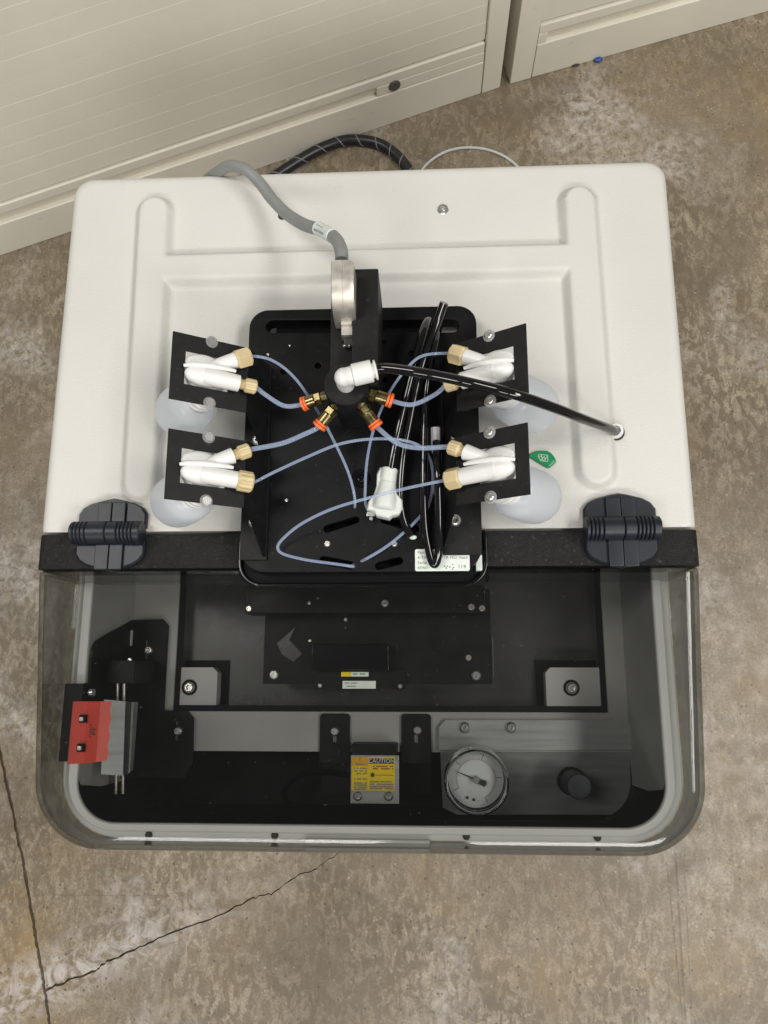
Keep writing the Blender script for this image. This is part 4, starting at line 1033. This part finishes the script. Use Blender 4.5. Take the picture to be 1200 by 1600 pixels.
# interlock with the red label at the left wall
t = thing('interlock_switch', 'red labelled switch on a black slotted bracket beside the left hood wall', 'switch', (-0.1915, -0.1221, 0.4650))
pl = [(-0.2378, -0.0814, 0.4665), (-0.2347, -0.0661, 0.4665), (-0.2053, -0.0491, 0.4665), (-0.1764, -0.0481, 0.4665), (-0.1712, -0.0535, 0.4665), (-0.1708, -0.1220, 0.4665), (-0.1516, -0.1219, 0.4665), (-0.1460, -0.1280, 0.4665), (-0.1447, -0.1624, 0.4665), (-0.1508, -0.1742, 0.4665), (-0.2294, -0.1748, 0.4665)]
sl = [slot((-0.1883, -0.0667, 0.4665), (-0.1880, -0.0798, 0.4665), 0.0016), slot((-0.1590, -0.1316, 0.4665), (-0.1588, -0.1451, 0.4665), 0.0016)]
bk = obj('slotted_bracket', plate([[(p[0], p[1]) for p in pl]] + sl, ZF + .0022, ZF + .0045, 0.0002), 'black', t)
for q in ((-0.1866, -0.0736, 0.4700), (-0.1581, -0.1379, 0.4700)): screw((q[0], q[1], ZF + .0045), 0.0038, bk, 'bolt')
q, w = (-0.2029, -0.0573, 0.4700), (-0.1982, -0.0700, 0.4700)
obj('pale_strip', G().box(q[0], q[0] + .0022, w[1], q[1], ZF + .0046, ZF + .0066), 'rim', bk)
up = G(); up.prism([(-0.0488, 0.4697), (-0.0562, 0.4939), (-0.0631, 0.5180), (-0.0694, 0.5370), (-0.0757, 0.5430), (-0.0831, 0.5438), (-0.1350, 0.5400), (-0.1600, 0.5000), (-0.1600, 0.4697)], -0.2037, -0.2021, Matrix(((0, 0, 1, 0), (1, 0, 0, 0), (0, 1, 0, 0), (0, 0, 0, 1))))
obj('upright_plate', up, 'black', bk)
# upright block carrying the label
a, b = (-0.2194, -0.1536, 0.5530), (-0.2024, -0.1000, 0.5530)
blk = obj('switch_block', G().box(a[0] + .003, b[0], a[1], b[1], 0.480, 0.5530, 0.0008), 'black', t)
def quad(ps, th, m, name, par):
    ps = [Vector(p) for p in ps]; n = (ps[1] - ps[0]).cross(ps[2] - ps[0]).normalized()
    if n.z < 0: n.negate()
    k = len(ps); vs = [tuple(p) for p in ps] + [tuple(p - n * th) for p in ps]
    return obj(name, G().add(vs, [tuple(range(k)), tuple(range(2 * k - 1, k - 1, -1))] + [(i, (i + 1) % k, k + (i + 1) % k, k + i) for i in range(k)]), m, par)
sp = quad([(-0.1919, -0.1114, 0.5400), (-0.1800, -0.1130, 0.5300), (-0.1780, -0.1654, 0.5300), (-0.1901, -0.1634, 0.5400)], 0.0012, 'panel_grey', 'metal_plate', t)
quad([(-0.1797, -0.1130, 0.5300), (-0.1793, -0.1138, 0.5200), (-0.1780, -0.1657, 0.5200), (-0.1778, -0.1654, 0.5300)], 0.0012, 'pan', 'plate_flange', sp)
quad([(-0.1791, -0.1138, 0.5200), (-0.1778, -0.1138, 0.5190), (-0.1771, -0.1644, 0.5190), (-0.1778, -0.1652, 0.5200)], 0.0012, 'steel', 'plate_flange', sp)
quad([(-0.1776, -0.1138, 0.5190), (-0.1776, -0.1141, 0.5100), (-0.1781, -0.1637, 0.5100), (-0.1770, -0.1640, 0.5190)], 0.0012, 'panel_grey', 'plate_flange', sp)
r1 = quad([(-0.2038, -0.1121, 0.5640), (-0.1968, -0.1123, 0.5570), (-0.1965, -0.1543, 0.5570), (-0.2042, -0.1540, 0.5640)], 0.0012, 'red', 'label_flap', t)
r2 = quad([(-0.1968, -0.1123, 0.5570), (-0.1855, -0.1121, 0.5620), (-0.1854, -0.1528, 0.5620), (-0.1965, -0.1543, 0.5570)], 0.0012, 'red', 'label_flap', t)
r3 = quad([(-0.1855, -0.1121, 0.5620), (-0.1789, -0.1122, 0.5580), (-0.1796, -0.1174, 0.5586), (-0.1784, -0.1236, 0.5582), (-0.1793, -0.1304, 0.5590), (-0.1781, -0.1365, 0.5586), (-0.1792, -0.1416, 0.5594), (-0.1781, -0.1467, 0.5590), (-0.1788, -0.1518, 0.5596), (-0.1854, -0.1528, 0.5620)], 0.0012, 'red', 'label_flap', t)
for q in ((-0.1986, -0.1241, 0.5570), (-0.1983, -0.1436, 0.5570)):
    nb = obj('square_recess', G().box(q[0] - .0027, q[0] + .0027, q[1] - .0027, q[1] + .0027, 0.5560, 0.5606, 0.0002), 'void', t)
    obj('square_nut', G().box(q[0] - .0014, q[0] + .0017, q[1] - .0015, q[1] + .0015, 0.5606, 0.5622, 0.0006), 'nickel', nb)
y0_ = (-0.1921, -0.1365, 0.5600)[1]
print_lines(r2, (-0.1920, -0.1269, 0.5610)[0], (-0.1879, -0.1269, 0.5610)[0], [y0_ + k * .0016 for k in range(6)], 0.5612, 0.0009, 'ink', 5)
a, b = (-0.2106, -0.1064, 0.5450), (-0.1973, -0.1068, 0.5450)
g = G(); g.lathe([(0.0016, 0), (0.0016, 0.0095), (0.0030, 0.0096), (0.0030, 0.0125), (0.0022, 0.0130)], 16, axis(a, (b[0], a[1], a[2])))
obj('stop_bolt', g, 'steel', t)
for xa, xb in (((-0.1930, -0.0964, 0.5150), (-0.1939, -0.1821, 0.5000)), ((-0.1880, -0.0954, 0.5150), (-0.1885, -0.1820, 0.5000))):
    obj('guide_rod', G().tube([xa, xb], 0.0012, 10, smooth=False), 'nickel', t)
a, b = (-0.2001, -0.1002, 0.5200), (-0.1781, -0.0830, 0.5200)
obj('rod_block', G().box(a[0], b[0], a[1], b[1], 0.470, 0.5205, 0.0006), 'black', t)
q = (-0.1864, -0.0826, 0.5205); screw((q[0], q[1], 0.5100), 0.0022, t)
a, b = (-0.2289, -0.1053, 0.5000), (-0.2174, -0.0826, 0.5000)
obj('rod_block', G().box(a[0], b[0], a[1], b[1], 0.468, 0.500, 0.0006), 'black', t)
q, w = (-0.2134, -0.0982, 0.5360), (-0.2076, -0.1038, 0.5360)
obj('pale_strip', G().box(q[0], w[0], w[1], q[1], 0.533, 0.536), 'rim', t)
obj('switch_lead', G().tube([(-0.1962, -0.1830, 0.4800), (-0.2030, -0.1944, 0.4550), (-0.1890, -0.1999, 0.4500), (-0.1718, -0.1948, 0.4500), (-0.1602, -0.1815, 0.4520), (-0.1506, -0.1678, 0.4580)], 0.0016, 8, 6), 'black_gloss', t)

# laser sensor
t = thing('laser_sensor', 'small boxed sensor with yellow caution label, on a black two-tab bracket', 'sensor', (0.0002, -0.1671, 0.4550))
g = G()
for (xa, xb) in (((-0.0431, -0.1240, 0.4680), (-0.0189, -0.1522, 0.4680)), ((0.0225, -0.1238, 0.4680), (0.0463, -0.1518, 0.4680))):
    pp = plate([rrect(xa[0], xb[0], (0.0086, -0.1620, 0.4660)[1], (0.0085, -0.1240, 0.4660)[1], (0.001, 0.001, 0.003, 0.003), 4), slot(((xa[0] + xb[0]) / 2, (0.0086, -0.1359, 0.4660)[1]), ((xa[0] + xb[0]) / 2, (0.0086, -0.1453, 0.4660)[1]), 0.0014)], ZF + .0003, ZF + .0026, 0.0001)
    g.add(pp.v, pp.f)
br = obj('tab_bracket', g, 'black', t)
xa, xb = (-0.0443, -0.1579, 0.4500), (0.0459, -0.1574, 0.4500)
obj('cross_member', G().box(xa[0], xb[0], (0.0073, -0.1888, 0.4400)[1], (0.0073, -0.1636, 0.4400)[1], 0.410, 0.4400), 'black', t)
for q in ((-0.0310, -0.1379, 0.4680), (0.0353, -0.1367, 0.4680)): screw((q[0], q[1], ZF + .0026), 0.0037, br, 'bolt')
a, b = (-0.0158, -0.1824, 0.4870), (0.0196, -0.1460, 0.4870)
sb = obj('sensor_body', G().box(a[0], b[0], (0.0097, -0.1804, 0.4870)[1], b[1], 0.4405, 0.4860, 0.0010), 'black', t)
a, b = (-0.0160, -0.1915, 0.4790), (0.0220, -0.1531, 0.4870)
fp = obj('face_plate', G().box(a[0], b[0] - .0008, (0.0097, -0.1896, 0.4870)[1], (0.0097, -0.1541, 0.4870)[1], 0.4861, 0.4873, 0.0004), 'panel_grey', t)
a, b = (-0.0151, -0.1800, 0.4875), (0.0181, -0.1554, 0.4875)
yl = obj('caution_label', G().box(a[0], b[0], a[1], b[1], 0.48735, 0.4876), 'yellow', t)
wl = b[0] - a[0]; hl = b[1] - a[1]; Z = 0.48768
obj('amber_panel', G().box(a[0] + .0002, a[0] + wl * .38, a[1] + hl * .72, b[1] - .0002, Z, Z + .0001), 'amber', yl)
obj('black_banner', G().box(a[0] + wl * .40, b[0] - .0006, a[1] + hl * .80, b[1] - .0010, Z, Z + .0001), 'ink', yl)
words('CAUTION', 0.0044, T(a[0] + wl * .69, a[1] + hl * .825, Z + .0003), 'label', yl, align='CENTER', sx=1.02)
words('!', 0.0050, T(a[0] + wl * .19, a[1] + hl * .85, Z + .0003), 'redink', yl, align='CENTER')
print_lines(yl, a[0] + wl * .06, a[0] + wl * .35, [a[1] + hl * f for f in (.76, .64, .56, .48, .32, .20, .14, .08, .02)], Z + .0002, 0.0010, M['grey_ink'], 8, 0.8)
print_lines(yl, a[0] + wl * .50, b[0] - .001, [a[1] + hl * f for f in (.70, .63)], Z + .0002, 0.0010, M['redink'], 9, 0.8)
print_lines(yl, a[0] + wl * .42, b[0] - .001, [a[1] + hl * f for f in (.24, .17, .10, .04)], Z + .0002, 0.0010, M['grey_ink'], 10, 0.85)
g = G(); gx, gy = a[0] + wl * .48, a[1] + hl * .46
star = []
for k in range(24):
    rr = (0.0022, 0.0011)[k % 2]; star.append((gx + rr * math.cos(2 * PI * k / 24), gy + rr * math.sin(2 * PI * k / 24)))
g.prism(star, Z + .0001, Z + .0002)
obj('laser_symbol', g, 'ink', yl)
obj('symbol_beam', G().box(gx + .002, b[0] - .001, gy - .00025, gy + .00025, Z + .0001, Z + .0002), 'redink', yl)
for q in ((-0.0103, -0.1841, 0.4880), (0.0132, -0.1839, 0.4880)): screw((q[0], q[1], 0.4873), 0.0036, fp)
obj('sensor_lead', G().tube([(-0.0194, -0.1738, 0.4500), (-0.0400, -0.1715, 0.4450), (-0.0619, -0.1752, 0.4400), (-0.0767, -0.1883, 0.4300), (-0.0726, -0.2015, 0.4200), (-0.0493, -0.2049, 0.4100)], 0.0022, 8, 6), 'black_gloss', t)

# gauge panel
t = thing('gauge_panel', 'grey metal panel with pressure gauge and knob inside the hood', 'gauge panel', (0.1305, -0.1657, 0.4600))
pu = [(p[0], p[1]) for p in ((0.0524, -0.1516, 0.4695), (0.0526, -0.1345, 0.4695), (0.0578, -0.1286, 0.4695), (0.1908, -0.1281, 0.4695), (0.2046, -0.1305, 0.4695), (0.2032, -0.1508, 0.4695))][::-1]
fl = obj('mounting_flange', G().prism(pu, ZF + .0003, ZF + .0040), 'panel_grey', t)
for q in ((0.0729, -0.1343, 0.4710), (0.1097, -0.1342, 0.4710)): screw((q[0], q[1], ZF + .0040), 0.0044, fl, 'bolt', h=.006)
lowp = [(0.0534, -0.1539, 0.4660), (0.2030, -0.1530, 0.4660), (0.2025, -0.2013, 0.4520), (0.0668, -0.2026, 0.4520), (0.0551, -0.1973, 0.4530)]
quad(lowp, 0.0025, 'panel_grey', 'front_sheet', t)
gp = Vector((0.0796, -0.1721, 0.5000))
nz = Vector((-0.02, -0.06, 1)).normalized()
Xg = axis(gp - nz * .0185, gp + nz)
RG = 0.0243
gb = obj('gauge_bezel', G().lathe([(RG * .80, -0.024), (RG * .80, 0.0), (RG * .96, 0.0005), (RG, 0.001), (RG * 1.0, 0.0165), (RG * .985, 0.0185), (RG * .94, 0.0192), (RG * .895, 0.0180), (RG * .87, 0.0120)], 56, Xg, capped=False), 'chrome', t, 0.7)
obj('gauge_wall', G().lathe([(RG * .875, 0.0160), (RG * .865, 0.0045)], 56, Xg, capped=False), 'void', gb)
dl = obj('gauge_dial', G().lathe([(RG * .87, 0.0030), (RG * .87, 0.0045), (0, 0.0045)], 56, Xg), 'dial', t)
gt = G(); gr_ = G()
for k in range(41):
    an = math.radians(225 - 270 * k / 40); big = k % 10 == 0
    r0_, r1_ = (RG * .60, RG * .80) if big else (RG * .60, RG * .67)
    w = 0.0003 if big else 0.00018
    c, s_ = math.cos(an), math.sin(an)
    pp = [(r0_ * c - w * s_, r0_ * s_ + w * c), (r0_ * c + w * s_, r0_ * s_ - w * c), (r1_ * c + w * s_, r1_ * s_ - w * c), (r1_ * c - w * s_, r1_ * s_ + w * c)]
    (gt).prism(pp, 0.00455, 0.00465, Xg)
for k in range(60):
    a0_, a1_ = math.radians(225 - 270 * k / 60), math.radians(225 - 270 * (k + 1) / 60)
    r0_, r1_ = RG * .592, RG * .602
    gr_.prism([(r0_ * math.cos(a0_), r0_ * math.sin(a0_)), (r1_ * math.cos(a0_), r1_ * math.sin(a0_)), (r1_ * math.cos(a1_), r1_ * math.sin(a1_)), (r0_ * math.cos(a1_), r0_ * math.sin(a1_))], 0.00455, 0.00463, Xg)
obj('dial_ticks', gt, 'grey_ink', dl); obj('dial_arc', gr_, 'redink', dl)
an = math.radians(176)
ndl = G(); c, s_ = math.cos(an), math.sin(an)
def pol(ps): return [(x * c - y * s_, x * s_ + y * c) for x, y in ps]
ndl.prism(pol([(RG * .72, -.0001), (RG * .72, .0001), (0, .0006), (0, -.0006)]), 0.0078, 0.0083, Xg)
ndl.prism(pol([(0, -.0009), (0, .0009), (-RG * .30, .0026), (-RG * .34, 0), (-RG * .30, -.0026)]), 0.0078, 0.0083, Xg)
nd = obj('gauge_needle', ndl, 'ink', t)
obj('needle_hub', G().lathe([(0.0026, 0.0046), (0.0026, 0.0090), (0.0018, 0.0096), (0, 0.0096)], 20, Xg), 'grey', nd)
obj('gauge_glass', G().lathe([(RG * .89, 0.0155), (RG * .89, 0.0160), (0, 0.0162)], 40, Xg), 'lens', t)
for x, y in ((-0.0022, -0.0150), (0.0030, -0.0148)):
    obj('dial_pin', G().lathe([(0.0012, 0.0046), (0.0010, 0.0056), (0, 0.0057)], 12, Xg @ T(x, y, 0)), 'brass', dl)
kb, kt = (0.1545, -0.1730, 0.4620), (0.1560, -0.1760, 0.4970)
k1 = obj('knob', G().lathe([(0.0094, 0.457), (0.0094, 0.4935), (0.0086, 0.4950), (0, 0.4952)], 32, T(kt[0], kt[1] + .001, 0)), 'hinge', t)
obj('knob_collar', G().lathe([(0.0108, 0.452), (0.0108, 0.466), (0.0096, 0.467)], 32, T(kt[0], kt[1] + .001, 0)), 'void', k1)
